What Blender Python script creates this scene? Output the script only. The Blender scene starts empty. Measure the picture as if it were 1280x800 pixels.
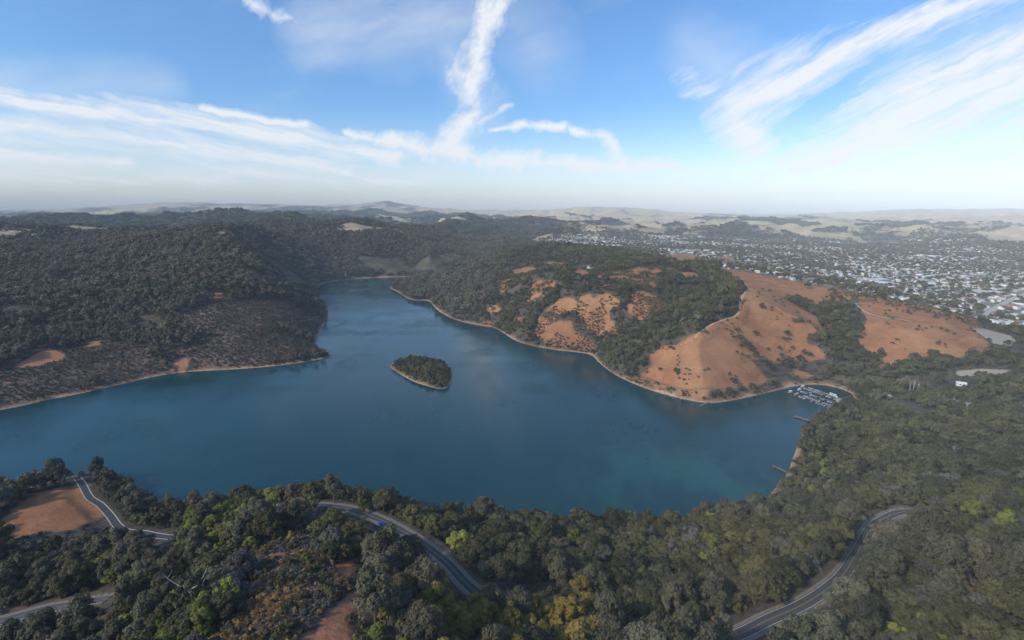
import bpy, bmesh, math, random
import numpy as np

rng = np.random.default_rng(7)
random.seed(7)
R = math.radians
S = bpy.context.scene
COL = S.collection

# ------------------------------------------------------------------ camera
CAM_H, F_PX, HORIZON_V = 220.0, 640.0, 268.0
PITCH = math.atan((400.0 - HORIZON_V) / F_PX)
cam_data = bpy.data.cameras.new('camera')
cam_data.sensor_width = 36.0
cam_data.lens = 36.0 * F_PX / 1280.0
cam_data.clip_start = 1.0
cam_data.clip_end = 60000.0
cam = bpy.data.objects.new('camera', cam_data)
COL.objects.link(cam)
cam.location = (0, 0, CAM_H)
cam.rotation_euler = (R(90) - PITCH, 0, 0)
S.camera = cam

# ------------------------------------------------------------------ sun, exposure
SUN_ELEV, SUN_AZ = R(35), R(236)            # azimuth clockwise from +Y (behind the camera, to its left)
sun_data = bpy.data.lights.new('sun', 'SUN')
sun_data.energy = 3.1
sun_data.angle = R(2.5)
sun_data.color = (1.0, 0.90, 0.76)
sun = bpy.data.objects.new('sun', sun_data)
COL.objects.link(sun)
sun.rotation_euler = (R(90) - SUN_ELEV, 0, -SUN_AZ + math.pi)
S.view_settings.view_transform = 'Standard'
S.view_settings.look = 'None'
S.view_settings.exposure = 0.0
S.view_settings.gamma = 1.0
S.view_settings.use_curve_mapping = False
S.render.engine = 'CYCLES'
cy = S.cycles
cy.use_denoising = True
try:
    cy.denoiser = 'OPENIMAGEDENOISE'
except Exception:
    pass
cy.max_bounces = 5
cy.diffuse_bounces = 2
cy.glossy_bounces = 2
cy.transmission_bounces = 2
cy.transparent_max_bounces = 6
cy.volume_bounces = 2
cy.use_adaptive_sampling = True
cy.adaptive_threshold = 0.015
cy.sample_clamp_indirect = 4.0

# ------------------------------------------------------------------ pixel rays
CP, SP = math.cos(PITCH), math.sin(PITCH)
def ray(u, v):
    xc, yc = (u - 640.0) / F_PX, (400.0 - v) / F_PX
    return np.array([xc, CP + yc * SP, -SP + yc * CP])
def at_height(u, v, h):
    d = ray(u, v)
    t = (h - CAM_H) / d[2]
    return d[0] * t, d[1] * t
def az_el(u, v):
    d = ray(u, v); d = d / np.linalg.norm(d)
    return math.atan2(d[0], d[1]), math.asin(d[2])

# ------------------------------------------------------------------ node helpers
class NT:
    def __init__(s, tree):
        s.t = tree; s.n = tree.nodes; s.l = tree.links
    def new(s, kind, **kw):
        n = s.n.new(kind)
        for k, v in kw.items(): setattr(n, k, v)
        return n
    def set(s, sock, v):
        if isinstance(v, bpy.types.NodeSocket): s.l.new(v, sock)
        elif v is not None: sock.default_value = v
    def math(s, op, a, b=None, c=None, clamp=False):
        n = s.new('ShaderNodeMath', operation=op, use_clamp=clamp)
        s.set(n.inputs[0], a); s.set(n.inputs[1], b)
        if c is not None: s.set(n.inputs[2], c)
        return n.outputs[0]
    def vec(s, op, a, b=None, scale=None):
        n = s.new('ShaderNodeVectorMath', operation=op)
        s.set(n.inputs[0], a)
        if b is not None: s.set(n.inputs[1], b)
        if scale is not None: s.set(n.inputs['Scale'], scale)
        return n.outputs['Value'] if op in ('DOT_PRODUCT', 'LENGTH', 'DISTANCE') else n.outputs[0]
    def ramp(s, v, lo, hi, a=0.0, b=1.0, smooth=True):
        n = s.new('ShaderNodeMapRange')
        n.interpolation_type = 'SMOOTHSTEP' if smooth else 'LINEAR'
        s.set(n.inputs['Value'], v); s.set(n.inputs['From Min'], lo); s.set(n.inputs['From Max'], hi)
        s.set(n.inputs['To Min'], a); s.set(n.inputs['To Max'], b)
        return n.outputs[0]
    def noise(s, vec, scale, detail=4, rough=0.55, dist=0.0, dims='3D'):
        n = s.new('ShaderNodeTexNoise', noise_dimensions=dims)
        if vec is not None: s.set(n.inputs['Vector'], vec)
        s.set(n.inputs['Scale'], scale); s.set(n.inputs['Detail'], detail)
        s.set(n.inputs['Roughness'], rough); s.set(n.inputs['Distortion'], dist)
        return n.outputs['Fac']
    def mix(s, f, a, b, mode='MIX'):
        n = s.new('ShaderNodeMix', data_type='RGBA', blend_type=mode)
        n.clamp_factor = True
        s.set(n.inputs[0], f)
        for i, v in ((6, a), (7, b)):
            if isinstance(v, tuple) and len(v) == 3: v = (*v, 1.0)
            s.set(n.inputs[i], v)
        return n.outputs[2]
    def attr(s, name, kind='GEOMETRY'):
        n = s.new('ShaderNodeAttribute', attribute_name=name, attribute_type=kind)
        return n

# ------------------------------------------------------------------ world: Nishita sky with cirrus
world = bpy.data.worlds.new('World')
S.world = world
world.use_nodes = True
W = NT(world.node_tree)
for n in list(W.n): W.n.remove(n)
sky = W.new('ShaderNodeTexSky', sky_type='NISHITA')
sky.sun_disc = False
sky.sun_elevation = SUN_ELEV
sky.sun_rotation = SUN_AZ
sky.altitude = 200.0
sky.air_density = 1.0
sky.dust_density = 2.2
sky.ozone_density = 1.5
tc = W.new('ShaderNodeTexCoord')
sep = W.new('ShaderNodeSeparateXYZ'); W.l.new(tc.outputs['Generated'], sep.inputs[0])
azn = W.math('ARCTAN2', sep.outputs[0], sep.outputs[1])
eln = W.math('ARCSINE', sep.outputs[2])
cmb = W.new('ShaderNodeCombineXYZ'); W.l.new(azn, cmb.inputs[0]); W.l.new(eln, cmb.inputs[1])
UV = cmb.outputs[0]
def warp(vec, scale, amt, off):
    n = W.new('ShaderNodeTexNoise', noise_dimensions='3D')
    W.l.new(W.vec('ADD', vec, (off, off * .7, 0)), n.inputs['Vector'])
    n.inputs['Scale'].default_value = scale; n.inputs['Detail'].default_value = 5; n.inputs['Roughness'].default_value = .6
    d = W.vec('SUBTRACT', n.outputs['Color'], (.5, .5, .5))
    d = W.vec('MULTIPLY', d, (amt, amt * .6, 0))
    return W.vec('ADD', vec, d)
UVW = warp(warp(UV, 5.0, .10, 3.1), 22.0, .035, 9.7)
UVS = warp(UV, 7.0, .05, 6.3)
def stroke(pts, inten):
    out = None
    for (u0, v0, w0), (u1, v1, w1) in zip(pts[:-1], pts[1:]):
        a = np.array(az_el(u0, v0)); b = np.array(az_el(u1, v1)); ab = b - a
        pa = W.vec('SUBTRACT', UVW, (a[0], a[1], 0))
        h = W.math('DIVIDE', W.vec('DOT_PRODUCT', pa, (ab[0], ab[1], 0)), float(ab @ ab), clamp=True)
        q = W.vec('SCALE', (ab[0], ab[1], 0), scale=h)
        d = W.vec('DISTANCE', pa, q)
        wd = W.math('MULTIPLY_ADD', h, .85 * (w1 - w0) / F_PX, .85 * w0 / F_PX)
        v = W.math('SUBTRACT', 1.0, W.math('DIVIDE', d, wd), clamp=True)
        v = W.math('MULTIPLY', v, inten)
        out = v if out is None else W.math('MAXIMUM', out, v)
    return out
def group(strokes):
    o = None
    for p, i in strokes:
        v = stroke(p, i); o = v if o is None else W.math('MAXIMUM', o, v)
    return o
def streak(ang, sx, sy, scale, off):
    mp = W.new('ShaderNodeMapping'); W.l.new(UVS, mp.inputs['Vector'])
    mp.inputs['Rotation'].default_value = (0, 0, -ang); mp.vector_type = 'POINT'
    m2 = W.vec('MULTIPLY', mp.outputs[0], (sx, sy, 1)); m2 = W.vec('ADD', m2, (off, off, off))
    a = W.noise(m2, scale, 7, .62, .3)
    return a
gL = group([([(-80, 103, 14), (200, 142, 20), (330, 168, 24), (490, 194, 16)], 1.15),
            ([(-80, 148, 24), (150, 166, 27), (300, 190, 22), (430, 208, 12)], 1.02),
            ([(-80, 214, 18), (280, 218, 18), (520, 222, 16)], .8),
            ([(255, 136, 8), (375, 161, 10)], 1.2), ([(-60, 190, 16), (140, 192, 13)], 1.1),
            ])
gC = group([([(632, -30, 30), (604, 45, 26), (588, 88, 42), (586, 122, 28)], 1.2),
            ([(590, 140, 26), (566, 178, 32)], 1.1), ([(636, 126, 8), (556, 174, 14)], .85),
            ([(432, 164, 9), (520, 182, 24), (610, 200, 24), (700, 200, 15), (765, 207, 18), (850, 205, 9)], 1.3),
            ([(612, 160, 8), (705, 155, 9)], 1.2), ([(712, 159, 9), (752, 172, 11), (764, 198, 16)], 1.2),
            ([(280, -8, 9), (330, 16, 15), (375, 32, 9)], .9),
            ([(800, 215, 20), (900, 218, 20)], .45)])
gR = group([([(1290, -30, 22), (1150, 32, 26), (1060, 64, 34), (965, 108, 52), (928, 142, 50), (945, 180, 40)], 1.2),
            ([(860, 95, 30), (900, 112, 26)], .55),
            ([(1400, 25, 85), (1290, 80, 76), (1180, 125, 74), (1090, 168, 56), (985, 212, 26)], 1.28),
            ([(1400, 150, 90), (1260, 165, 80), (1120, 205, 44)], .8), ([(1135, 140, 14), (1060, 132, 9)], .6),
            ([(900, 222, 16), (1180, 222, 22), (1330, 215, 40)], .5)])
gV = group([([(590, 20, 50), (480, 30, 75), (390, 45, 50)], .9), ([(640, 20, 60), (680, 70, 60)], .5), ([(870, 60, 50), (940, 110, 60)], .6), ([(-80, 95, 36), (200, 105, 30)], .6), ([(560, 60, 40), (600, 130, 50)], .7), ([(1180, 130, 110), (1300, 60, 90)], .7), ([(-80, 205, 40), (300, 215, 36), (800, 222, 30), (1350, 215, 44)], .8)])
def cloud(g, nz):
    return W.math('MULTIPLY', W.ramp(W.math('MULTIPLY_ADD', W.math('SUBTRACT', nz, .5), 2.5, g), .10, 1.15, 0, 1, False), W.ramp(g, .0, .22))
dL = cloud(gL, streak(R(-8), 2.2, 20.0, 2.8, 1.0))
dC = cloud(gC, streak(R(48), 5.0, 9.0, 3.4, 5.0))
dR = cloud(gR, streak(R(25), 2.8, 17.0, 3.0, 8.0))
# the same thin cirrus goes on over the rest of the sky
outside = W.math('MAXIMUM', W.ramp(W.math('ABSOLUTE', azn), R(50), R(70)), W.ramp(eln, R(26), R(38)))
dO = W.math('MULTIPLY', W.ramp(streak(R(-12), 1.4, 5.0, 2.0, 12.0), .50, .78), W.math('MULTIPLY', outside, .75))
veil = W.ramp(streak(R(10), 2.0, 5.0, 2.2, 15.0), .48, .85, 0.0, .16)
dens = W.math('MAXIMUM', W.math('MAXIMUM', dL, dC), W.math('MAXIMUM', dR, W.math('MAXIMUM', dO, W.math('MULTIPLY_ADD', W.math('MULTIPLY', gV, streak(R(16), 2.5, 10.0, 2.4, 20.0)), .85, veil))))
dens = W.math('MULTIPLY', dens, W.ramp(eln, R(-1), R(4)))
dens = W.math('MULTIPLY', dens, .94, clamp=True)
bg1 = W.new('ShaderNodeBackground'); bg1.inputs[1].default_value = 0.15
tint = W.mix(1.0, sky.outputs[0], W.mix(W.ramp(eln, R(-1), R(12)), (1.75, 1.70, 1.72), (.66, 1.02, 1.36)), 'MULTIPLY')
W.l.new(tint, bg1.inputs[0])
bg2 = W.new('ShaderNodeBackground'); bg2.inputs[0].default_value = (.93, .96, 1.0, 1); bg2.inputs[1].default_value = .98
mx = W.new('ShaderNodeMixShader')
W.l.new(dens, mx.inputs[0]); W.l.new(bg1.outputs[0], mx.inputs[1]); W.l.new(bg2.outputs[0], mx.inputs[2])
wo = W.new('ShaderNodeOutputWorld'); W.l.new(mx.outputs[0], wo.inputs[0])

# ------------------------------------------------------------------ numpy noise
def _h(ix, iy, seed):
    n = (ix.astype(np.int64) * 374761393 + iy.astype(np.int64) * 668265263 + seed * 974634777) & 0xffffffff
    n = ((n ^ (n >> 13)) * 1274126177) & 0xffffffff
    n = n ^ (n >> 16)
    return (n & 0xffffff) / float(0x1000000)
def vnoise(x, y, seed=0):
    ix, iy = np.floor(x), np.floor(y); fx, fy = x - ix, y - iy
    fx = fx * fx * fx * (fx * (fx * 6 - 15) + 10); fy = fy * fy * fy * (fy * (fy * 6 - 15) + 10)
    a, b = _h(ix, iy, seed), _h(ix + 1, iy, seed); c, d = _h(ix, iy + 1, seed), _h(ix + 1, iy + 1, seed)
    return (a + (b - a) * fx) * (1 - fy) + (c + (d - c) * fx) * fy
def fbm(x, y, octv=4, seed=0, gain=.5):
    s = 0; amp = 1; tot = 0
    for o in range(octv):
        s = s + amp * (vnoise(x, y, seed + o) - .5); tot += amp; amp *= gain
        x, y = (x * .8 - y * .6) * 2.03 + 17.3, (x * .6 + y * .8) * 2.03 - 5.1
    return s / tot * 2
def ridged(x, y, octv=4, seed=0):
    s = 0; amp = 1; tot = 0
    for o in range(octv):
        s = s + amp * (1 - np.abs(vnoise(x, y, seed + o) * 2 - 1)); tot += amp; amp *= .5
        x, y = (x * .8 - y * .6) * 2.1 + 3.3, (x * .6 + y * .8) * 2.1 - 9.1
    return s / tot
def sstep(a, b, x):
    t = np.clip((x - a) / (b - a), 0, 1); return t * t * (3 - 2 * t)

# ------------------------------------------------------------------ lake outline (pixels on the water plane)
SHORE_PX = [(-420, 575), (-200, 545), (-80, 527), (0, 513), (60, 500), (110, 490), (160, 478), (205, 468), (240, 464), (300, 461.5), (350, 457), (385, 452),
    (416, 446), (410, 440), (394, 432), (399, 418), (409, 400), (411, 389), (403, 378), (399, 366), (397, 357), (410, 352.5), (440, 348.5),
    (480, 346.5), (520, 345.5), (545, 344), (568, 341), (572, 343), (545, 346.5), (520, 348), (500, 353), (484, 359.5), (498, 365), (512, 375.5), (528, 375.5), (537, 376),
    (544, 386), (556, 394), (572, 401), (600, 407), (617, 409), (628, 415), (640, 424), (655, 430), (690, 437), (720, 440), (740, 443),
    (747, 452), (765, 467), (790, 479), (820, 490), (850, 498), (885, 505), (915, 501), (950, 493), (975, 487), (1000, 481), (1030, 480.5), (1055, 487),
    (1070, 495), (1062, 505), (1045, 511), (1028, 518), (1014, 528), (1004, 540), (997, 556), (990, 575), (985, 592), (968, 612), (948, 632), (905, 652),
    (840, 655), (760, 652), (690, 650), (620, 650), (540, 646), (490, 634), (440, 622), (400, 620), (350, 622), (300, 634), (240, 648), (205, 640), (190, 622), (168, 606),
    (140, 594), (110, 591), (80, 596), (45, 607), (15, 616), (-40, 628), (-120, 640), (-260, 660), (-500, 700)]
ISLE_PX = [(485, 458), (500, 468), (518, 478), (532, 482), (545, 486), (558, 486.5), (565, 477), (566, 464), (557, 455), (540, 450), (515, 448), (495, 451)]
def to_plane(px, h=0.0): return np.array([at_height(u, v, h) for u, v in px])
def smooth_closed(p, it=2):
    for _ in range(it):
        q = np.roll(p, -1, 0)
        p = np.stack([p * .75 + q * .25, p * .25 + q * .75], 1).reshape(-1, 2)
    return p
LAKE = smooth_closed(to_plane(SHORE_PX), 2)
ISLE = smooth_closed(to_plane(ISLE_PX), 2)

def poly_sd(x, y, poly, reach=None):
    """signed distance, positive inside; only worked out near the polygon"""
    out = np.full(x.shape, -1e4)
    m0 = poly.min(0); m1 = poly.max(0)
    pad = reach if reach else 60
    sel = (x > m0[0] - pad) & (x < m1[0] + pad) & (y > m0[1] - pad) & (y < m1[1] + pad)
    if not sel.any(): return out
    px, py = x[sel], y[sel]
    best = np.full(px.shape, 1e18); ins = np.zeros(px.shape, bool)
    q = np.roll(poly, -1, 0)
    for (ax, ay), (bx, by) in zip(poly, q):
        ex, ey = bx - ax, by - ay
        L = ex * ex + ey * ey + 1e-12
        t = np.clip(((px - ax) * ex + (py - ay) * ey) / L, 0, 1)
        best = np.minimum(best, (px - ax - t * ex) ** 2 + (py - ay - t * ey) ** 2)
        c = (ay > py) != (by > py)
        ins ^= c & (px < ex * (py - ay) / (by - ay + 1e-30) + ax)
    d = np.sqrt(best)
    out[sel] = np.where(ins, d, -d)
    return out

# ------------------------------------------------------------------ height control points (pixel, height)
CTRL = []
def cp(u, v, h):
    x, y = at_height(u, v, h); CTRL.append((x, y, h))
def cw(x, y, h): CTRL.append((x, y, h))
for x, y in LAKE[::3]: cw(x, y, 0.0)
for x, y in ISLE[::4]: cw(x, y, 0.5)
# island
for u, v, h in [(520, 466, 7), (545, 470, 7), (505, 460, 5), (556, 470, 5)]: cp(u, v, h)
# grassy hill on the right bank
for u, v, h in [(614, 356, 44), (640, 321, 94), (570, 365, 20), (540, 361, 8), (520, 358, 4), (560, 358, 9), (592, 354, 24), (600, 380, 32), (640, 390, 42), (660, 350, 85), (700, 310, 112), (690, 400, 42), (720, 360, 85), (760, 400, 60),
    (740, 330, 108), (790, 420, 42), (800, 345, 104), (840, 330, 112), (830, 400, 62), (870, 360, 92), (860, 425, 58), (895, 402, 76), (910, 341, 104), (935, 362, 98), (925, 392, 80),
    (850, 470, 22), (880, 460, 32), (930, 440, 48), (900, 485, 10), (960, 400, 74), (960, 465, 18), (1000, 363, 86), (1000, 395, 72), (1030, 420, 54), (1000, 445, 32), (1020, 380, 70), (1035, 372, 78),
    (1045, 400, 58), (1065, 430, 36), (1085, 450, 28), (1050, 372, 80), (1100, 380, 76), (1150, 391, 70), (1200, 404, 60), (1245, 432, 46), (1120, 410, 62), (1150, 435, 46), (1200, 440, 42),
    (1100, 458, 26), (1050, 465, 12), (1160, 455, 30)]: cp(u, v, h)
# wooded park ground on the right
for u, v, h in [(1090, 490, 7), (1120, 500, 9), (1165, 515, 12), (1200, 500, 16), (1275, 455, 30), (1278, 520, 20), (1230, 480, 20), (1340, 470, 34), (1400, 520, 40), (1060, 530, 9), (1040, 580, 14), (1100, 560, 14),
    (1180, 570, 18), (1100, 610, 28), (1180, 620, 36), (1275, 590, 36), (1275, 640, 52), (1380, 620, 60), (1275, 700, 66), (1275, 800, 82), (1400, 760, 85), (1130, 638, 42), (1100, 660, 44), (1075, 700, 46), (1040, 735, 47),
    (980, 770, 48), (940, 790, 48), (1180, 700, 60), (1160, 770, 74), (1060, 795, 62), (1000, 640, 17), (1040, 640, 27), (960, 690, 30), (1010, 700, 38), (880, 680, 18)]: cp(u, v, h)
# near bank with the two-lane road
for u, v, h in [(400, 632, 47), (440, 639, 46), (480, 655, 45), (520, 677, 45), (560, 706, 45), (588, 735, 45), (640, 760, 46), (740, 776, 47), (800, 795, 47), (880, 797, 47), (700, 700, 30), (800, 700, 28), (620, 690, 30),
    (560, 670, 22), (760, 668, 14), (640, 668, 12), (480, 640, 28), (640, 800, 62), (560, 770, 62), (480, 720, 70), (500, 800, 86), (430, 690, 74), (430, 740, 84), (400, 795, 96), (330, 800, 96), (330, 720, 84), (380, 662, 66), (330, 680, 70),
    (330, 640, 50), (260, 660, 42), (290, 650, 47), (230, 700, 52), (260, 740, 72), (220, 790, 76), (160, 760, 50), (160, 800, 62), (180, 690, 30), (130, 700, 26), (60, 720, 27), (0, 720, 26), (110, 757, 36), (50, 768, 36), (0, 779, 36),
    (-80, 790, 36), (0, 800, 44), (60, 800, 48), (105, 607, 13), (60, 640, 19), (20, 650, 19), (90, 655, 19), (140, 645, 18), (165, 660, 21), (0, 620, 11), (-40, 660, 18), (-160, 720, 24), (150, 625, 10), (185, 650, 16)]: cp(u, v, h)
for x, y, h in [(0, 60, 98), (-150, 60, 80), (150, 60, 90), (0, -100, 120), (-300, 0, 70), (300, 0, 100), (-450, 100, 45), (500, 150, 90)]: cw(x, y, h)
# left bank, up to its ridge
for u, v, h in [(-200, 500, 22), (0, 480, 17), (60, 450, 30), (20, 430, 42), (100, 430, 36), (150, 440, 26), (150, 400, 49), (220, 420, 36), (230, 445, 16), (300, 430, 24), (360, 430, 18), (390, 438, 8), (300, 390, 52), (350, 400, 36),
    (360, 370, 55), (385, 395, 22), (240, 370, 74), (80, 380, 66), (0, 380, 72), (-200, 420, 60), (180, 340, 96), (260, 328, 116), (300, 340, 104), (330, 312, 132), (340, 345, 88), (375, 350, 50), (60, 335, 98), (-100, 340, 100), (120, 305, 128), (0, 310, 122),
    (220, 300, 138), (380, 325, 92), (385, 338, 52), (410, 335, 50), (360, 296, 150), (420, 318, 70), (450, 332, 38), (480, 333, 36), (450, 303, 112), (480, 287, 158), (520, 325, 45), (520, 300, 118), (560, 318, 62), (590, 322, 54), (555, 291, 150), (610, 330, 50), (590, 337, 20),
    (300, 284, 168), (420, 284, 166), (100, 285, 165), (0, 290, 155), (-200, 300, 150), (380, 276, 186)]: cp(u, v, h)
# wooded ridges and basin further back
for u, d, v in [(0, 3000, 273), (60, 3200, 270), (130, 3300, 268.5), (200, 3300, 267), (260, 3200, 269), (320, 3100, 270), (360, 3000, 272), (-200, 3000, 274), (430, 3400, 277), (500, 3600, 277), (560, 3700, 274), (620, 3900, 273), (680, 4100, 272), (740, 4300, 274), (800, 4600, 276),
    (860, 5000, 277), (600, 2900, 287), (660, 3100, 286), (720, 3400, 285), (500, 2900, 284), (300, 2500, 285), (200, 2500, 284), (100, 2500, 283),
    (300, 5200, 271), (100, 5200, 272), (450, 5600, 270), (600, 6200, 270), (800, 6500, 273)]:
    r_ = ray(u, v + 6.5); t = d / r_[1]; cw(r_[0] * t, d, CAM_H + r_[2] * t)
# town basin
for u, v, h in [(650, 300, 72), (700, 302, 76), (760, 310, 80), (820, 316, 88), (860, 322, 84), (900, 326, 72), (940, 335, 62), (1000, 345, 52), (1060, 355, 46), (1150, 365, 40), (1220, 380, 36), (1275, 400, 34), (1400, 400, 34), (1275, 360, 30), (1200, 340, 32),
    (1100, 330, 38), (1000, 320, 46), (900, 305, 56), (820, 300, 66), (760, 296, 80), (1275, 320, 30), (1400, 340, 30), (1150, 310, 36), (1000, 300, 50), (900, 292, 76), (1275, 300, 40), (1100, 296, 50), (1000, 288, 80), (900, 283, 110), (1275, 288, 70), (1150, 286, 86), (1400, 300, 45), (1050, 280, 120)]: cp(u, v, h)
# far ranges along the skyline
SKY = [(-500, 268), (-250, 266), (0, 265.5), (100, 262.5), (150, 261), (200, 255.5), (260, 256.5), (320, 258), (380, 259.5), (430, 260.5), (460, 257.5), (482, 253.5), (505, 257.5), (540, 264), (600, 267), (640, 268), (680, 266), (700, 263.5), (745, 260.5), (790, 262.5), (830, 266.5),
       (870, 270), (960, 272), (1010, 269.5), (1060, 267.5), (1120, 264.5), (1180, 262.5), (1240, 262), (1290, 261), (1500, 262), (1800, 264)]
for u, v in SKY:
    for d, dv in ((12500, 0), (9000, 6.5), (14800, 3)):
        r_ = ray(u, v - 2.5 + dv); t = d / r_[1]; cw(r_[0] * t, d, CAM_H + r_[2] * t)
CTRL = np.array(CTRL)
# drop near-duplicates
keep = []
for i in range(len(CTRL)):
    ok = True
    for j in keep:
        if abs(CTRL[i, 0] - CTRL[j, 0]) + abs(CTRL[i, 1] - CTRL[j, 1]) < 6: ok = False; break
    if ok: keep.append(i)
CTRL = CTRL[keep]
SC = 1000.0
def _phi(r): return np.sqrt(r * r + .055 ** 2)
P_ = CTRL[:, :2] / SC
D_ = np.sqrt(((P_[:, None] - P_[None]) ** 2).sum(-1))
N_ = len(P_)
A_ = np.zeros((N_ + 1, N_ + 1)); A_[:N_, :N_] = _phi(D_) - np.eye(N_) * .005
A_[:N_, N_] = 1; A_[N_, :N_] = 1
WT = np.linalg.solve(A_, np.concatenate([CTRL[:, 2], [0]]))
def rbf(x, y):
    out = np.empty(x.size, np.float32); xf = (x.ravel() / SC).astype(np.float32); yf = (y.ravel() / SC).astype(np.float32)
    px, py, w = P_[:, 0].astype(np.float32), P_[:, 1].astype(np.float32), WT[:N_].astype(np.float32)
    for i in range(0, xf.size, 20000):
        dx = xf[i:i + 20000, None] - px; dy = yf[i:i + 20000, None] - py
        dx *= dx; dy *= dy; dx += dy; dx += np.float32(.003025); np.sqrt(dx, out=dx)
        out[i:i + 20000] = dx @ w
    return (out + WT[N_]).reshape(x.shape).astype(np.float64)

# ------------------------------------------------------------------ terrain grid (polar round the camera's foot)
NR, NT_ = 700, 680
R0, R1, TH = 45.0, 15200.0, R(62)
LR = math.log(R1 / R0)
rr = R0 * np.exp(np.linspace(0, 1, NR) * LR); tt = np.linspace(-TH, TH, NT_)
GX = rr[:, None] * np.sin(tt)[None]; GY = rr[:, None] * np.cos(tt)[None]
SD_LAKE = poly_sd(GX, GY, LAKE, 400); SD_ISLE = poly_sd(GX, GY, ISLE, 400)
SHORE = np.minimum(SD_LAKE, -SD_ISLE)         # >0 in the water
land = -SHORE
GZ = rbf(GX, GY)
dist = np.hypot(GX, GY)
amp = sstep(0, 120, land) * (1.2 + 7 * sstep(600, 1300, dist) + 15 * sstep(1200, 2400, dist) + 20 * sstep(2500, 4500, dist) + 30 * sstep(4800, 7500, dist) - 45 * sstep(9500, 12000, dist))
town_damp = sstep(900, 1300, dist) * sstep(R(6), R(14), np.arctan2(GX, GY)) * (1 - sstep(3500, 4600, dist))
amp = amp * (1 - .8 * town_damp)
GZ = GZ + amp * (fbm(GX / 420, GY / 420, 4, 11) * .9 + (ridged(GX / 520, GY / 520, 4, 31) - .62) * 1.6 * sstep(700, 1500, dist))
GZ = GZ + sstep(0, 40, land) * fbm(GX / 35, GY / 35, 3, 51) * 1.1 * (1 - sstep(1200, 2500, dist))
gl = sstep(10, 160, land) * sstep(560, 800, dist)
GZ = GZ + gl * (ridged(GX / 210, GY / 260, 3, 131) - .62) * (9 + 26 * sstep(700, 1300, dist) * sstep(20, -120, GX)) * (1 - sstep(2200, 3200, dist)) * (1 - .7 * town_damp)
GZ = GZ + sstep(2300, 3300, dist) * (1 - .9 * town_damp) * (ridged(GX / 900, GY / 650, 4, 141) - .68 + .10 * sstep(600, 2500, GX)) * (190 - 60 * sstep(5000, 8000, dist)) * (1 - .85 * sstep(9500, 12000, dist))
GZ = np.maximum(GZ, np.minimum(land * .03 + .6, 4))
bank = np.where(land < 5, land * .30, 1.5 + (land - 5) * .75)
GZ = np.where(land > 0, np.minimum(GZ, bank), np.maximum(land * .3, -6) - .05)

def height(x, y):
    x = np.asarray(x, float); y = np.asarray(y, float)
    r = np.clip(np.log(np.maximum(np.hypot(x, y), R0) / R0) / LR * (NR - 1), 0, NR - 1.001)
    t = np.clip((np.arctan2(x, y) + TH) / (2 * TH) * (NT_ - 1), 0, NT_ - 1.001)
    i, j = r.astype(int), t.astype(int); fi, fj = r - i, t - j
    return (GZ[i, j] * (1 - fi) + GZ[i + 1, j] * fi) * (1 - fj) + (GZ[i, j + 1] * (1 - fi) + GZ[i + 1, j + 1] * fi) * fj
TS = np.exp(np.linspace(math.log(70), math.log(15000), 900))
def cast(u, v):
    """the ground point seen through a pixel"""
    d = ray(u, v); d = d / math.hypot(d[0], d[1])
    z = CAM_H + d[2] * TS
    h = height(d[0] * TS, d[1] * TS)
    hit = np.nonzero(z < h)[0]
    if len(hit) == 0: t = TS[-1]
    else:
        k = max(hit[0], 1); a, b = z[k - 1] - h[k - 1], z[k] - h[k]
        t = TS[k - 1] + (TS[k] - TS[k - 1]) * a / (a - b + 1e-9)
    return d[0] * t, d[1] * t
def cast_poly(px): return np.array([cast(u, v) for u, v in px])

# ------------------------------------------------------------------ roads and trails: route, then bed cut into the ground
def catmull(p, n=14):
    p = np.array(p, float); q = np.vstack([2 * p[0] - p[1], p, 2 * p[-1] - p[-2]]); out = []
    for i in range(1, len(q) - 2):
        for t in np.linspace(0, 1, n, endpoint=False):
            a, b, c, d = q[i - 1:i + 3]
            out.append(.5 * (2 * b + (c - a) * t + (2 * a - 5 * b + 4 * c - d) * t * t + (3 * b - a - 3 * c + d) * t ** 3))
    out.append(p[-1]); return np.array(out)
def resample(p, step):
    s = np.concatenate([[0], np.cumsum(np.hypot(*np.diff(p, axis=0).T))])
    n = max(3, int(s[-1] / step)); t = np.linspace(0, s[-1], n)
    return np.stack([np.interp(t, s, p[:, 0]), np.interp(t, s, p[:, 1])], 1)
def gauss(z, k):
    for _ in range(k):
        z = np.concatenate([[z[0]], (z[:-2] + 2 * z[1:-1] + z[2:]) / 4, [z[-1]]])
    return z
ROADS = []
def route(px, half, step=3.0, smooth=40, cut=True, clear=0.0):
    p = resample(catmull([cast(u, v) for u, v in px]), step)
    z = gauss(height(p[:, 0], p[:, 1]), smooth)
    ROADS.append((p, z, half + clear))
    if cut:
        m0, m1 = p.min(0) - half - 14, p.max(0) + half + 14
        sel = np.nonzero((GX > m0[0]) & (GX < m1[0]) & (GY > m0[1]) & (GY < m1[1]) & (land > 2))
        if len(sel[0]):
            x, y = GX[sel], GY[sel]; best = np.full(x.shape, 1e9); zz = np.zeros(x.shape)
            for (a, b), h in zip(p, z):
                d = (x - a) ** 2 + (y - b) ** 2; m = d < best; best[m] = d[m]; zz[m] = h
            k = 1 - sstep(half + 2.0, half + 12.0, np.sqrt(best))
            GZ[sel] = GZ[sel] * (1 - k) + zz * k
    return p, z
road_main = route([(300, 640), (360, 632), (400, 632), (440, 638), (480, 652), (520, 675), (556, 702), (590, 735), (640, 762), (690, 770), (740, 776), (800, 793), (860, 799), (915, 795), (960, 776), (1010, 752), (1050, 722), (1072, 690), (1090, 660), (1112, 646), (1132, 641), (1146, 641)], 4.6, clear=1.5)
road_west = route([(-120, 805), (-40, 788), (0, 778), (60, 764), (118, 752), (135, 749)], 4.2, clear=1.0)
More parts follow.
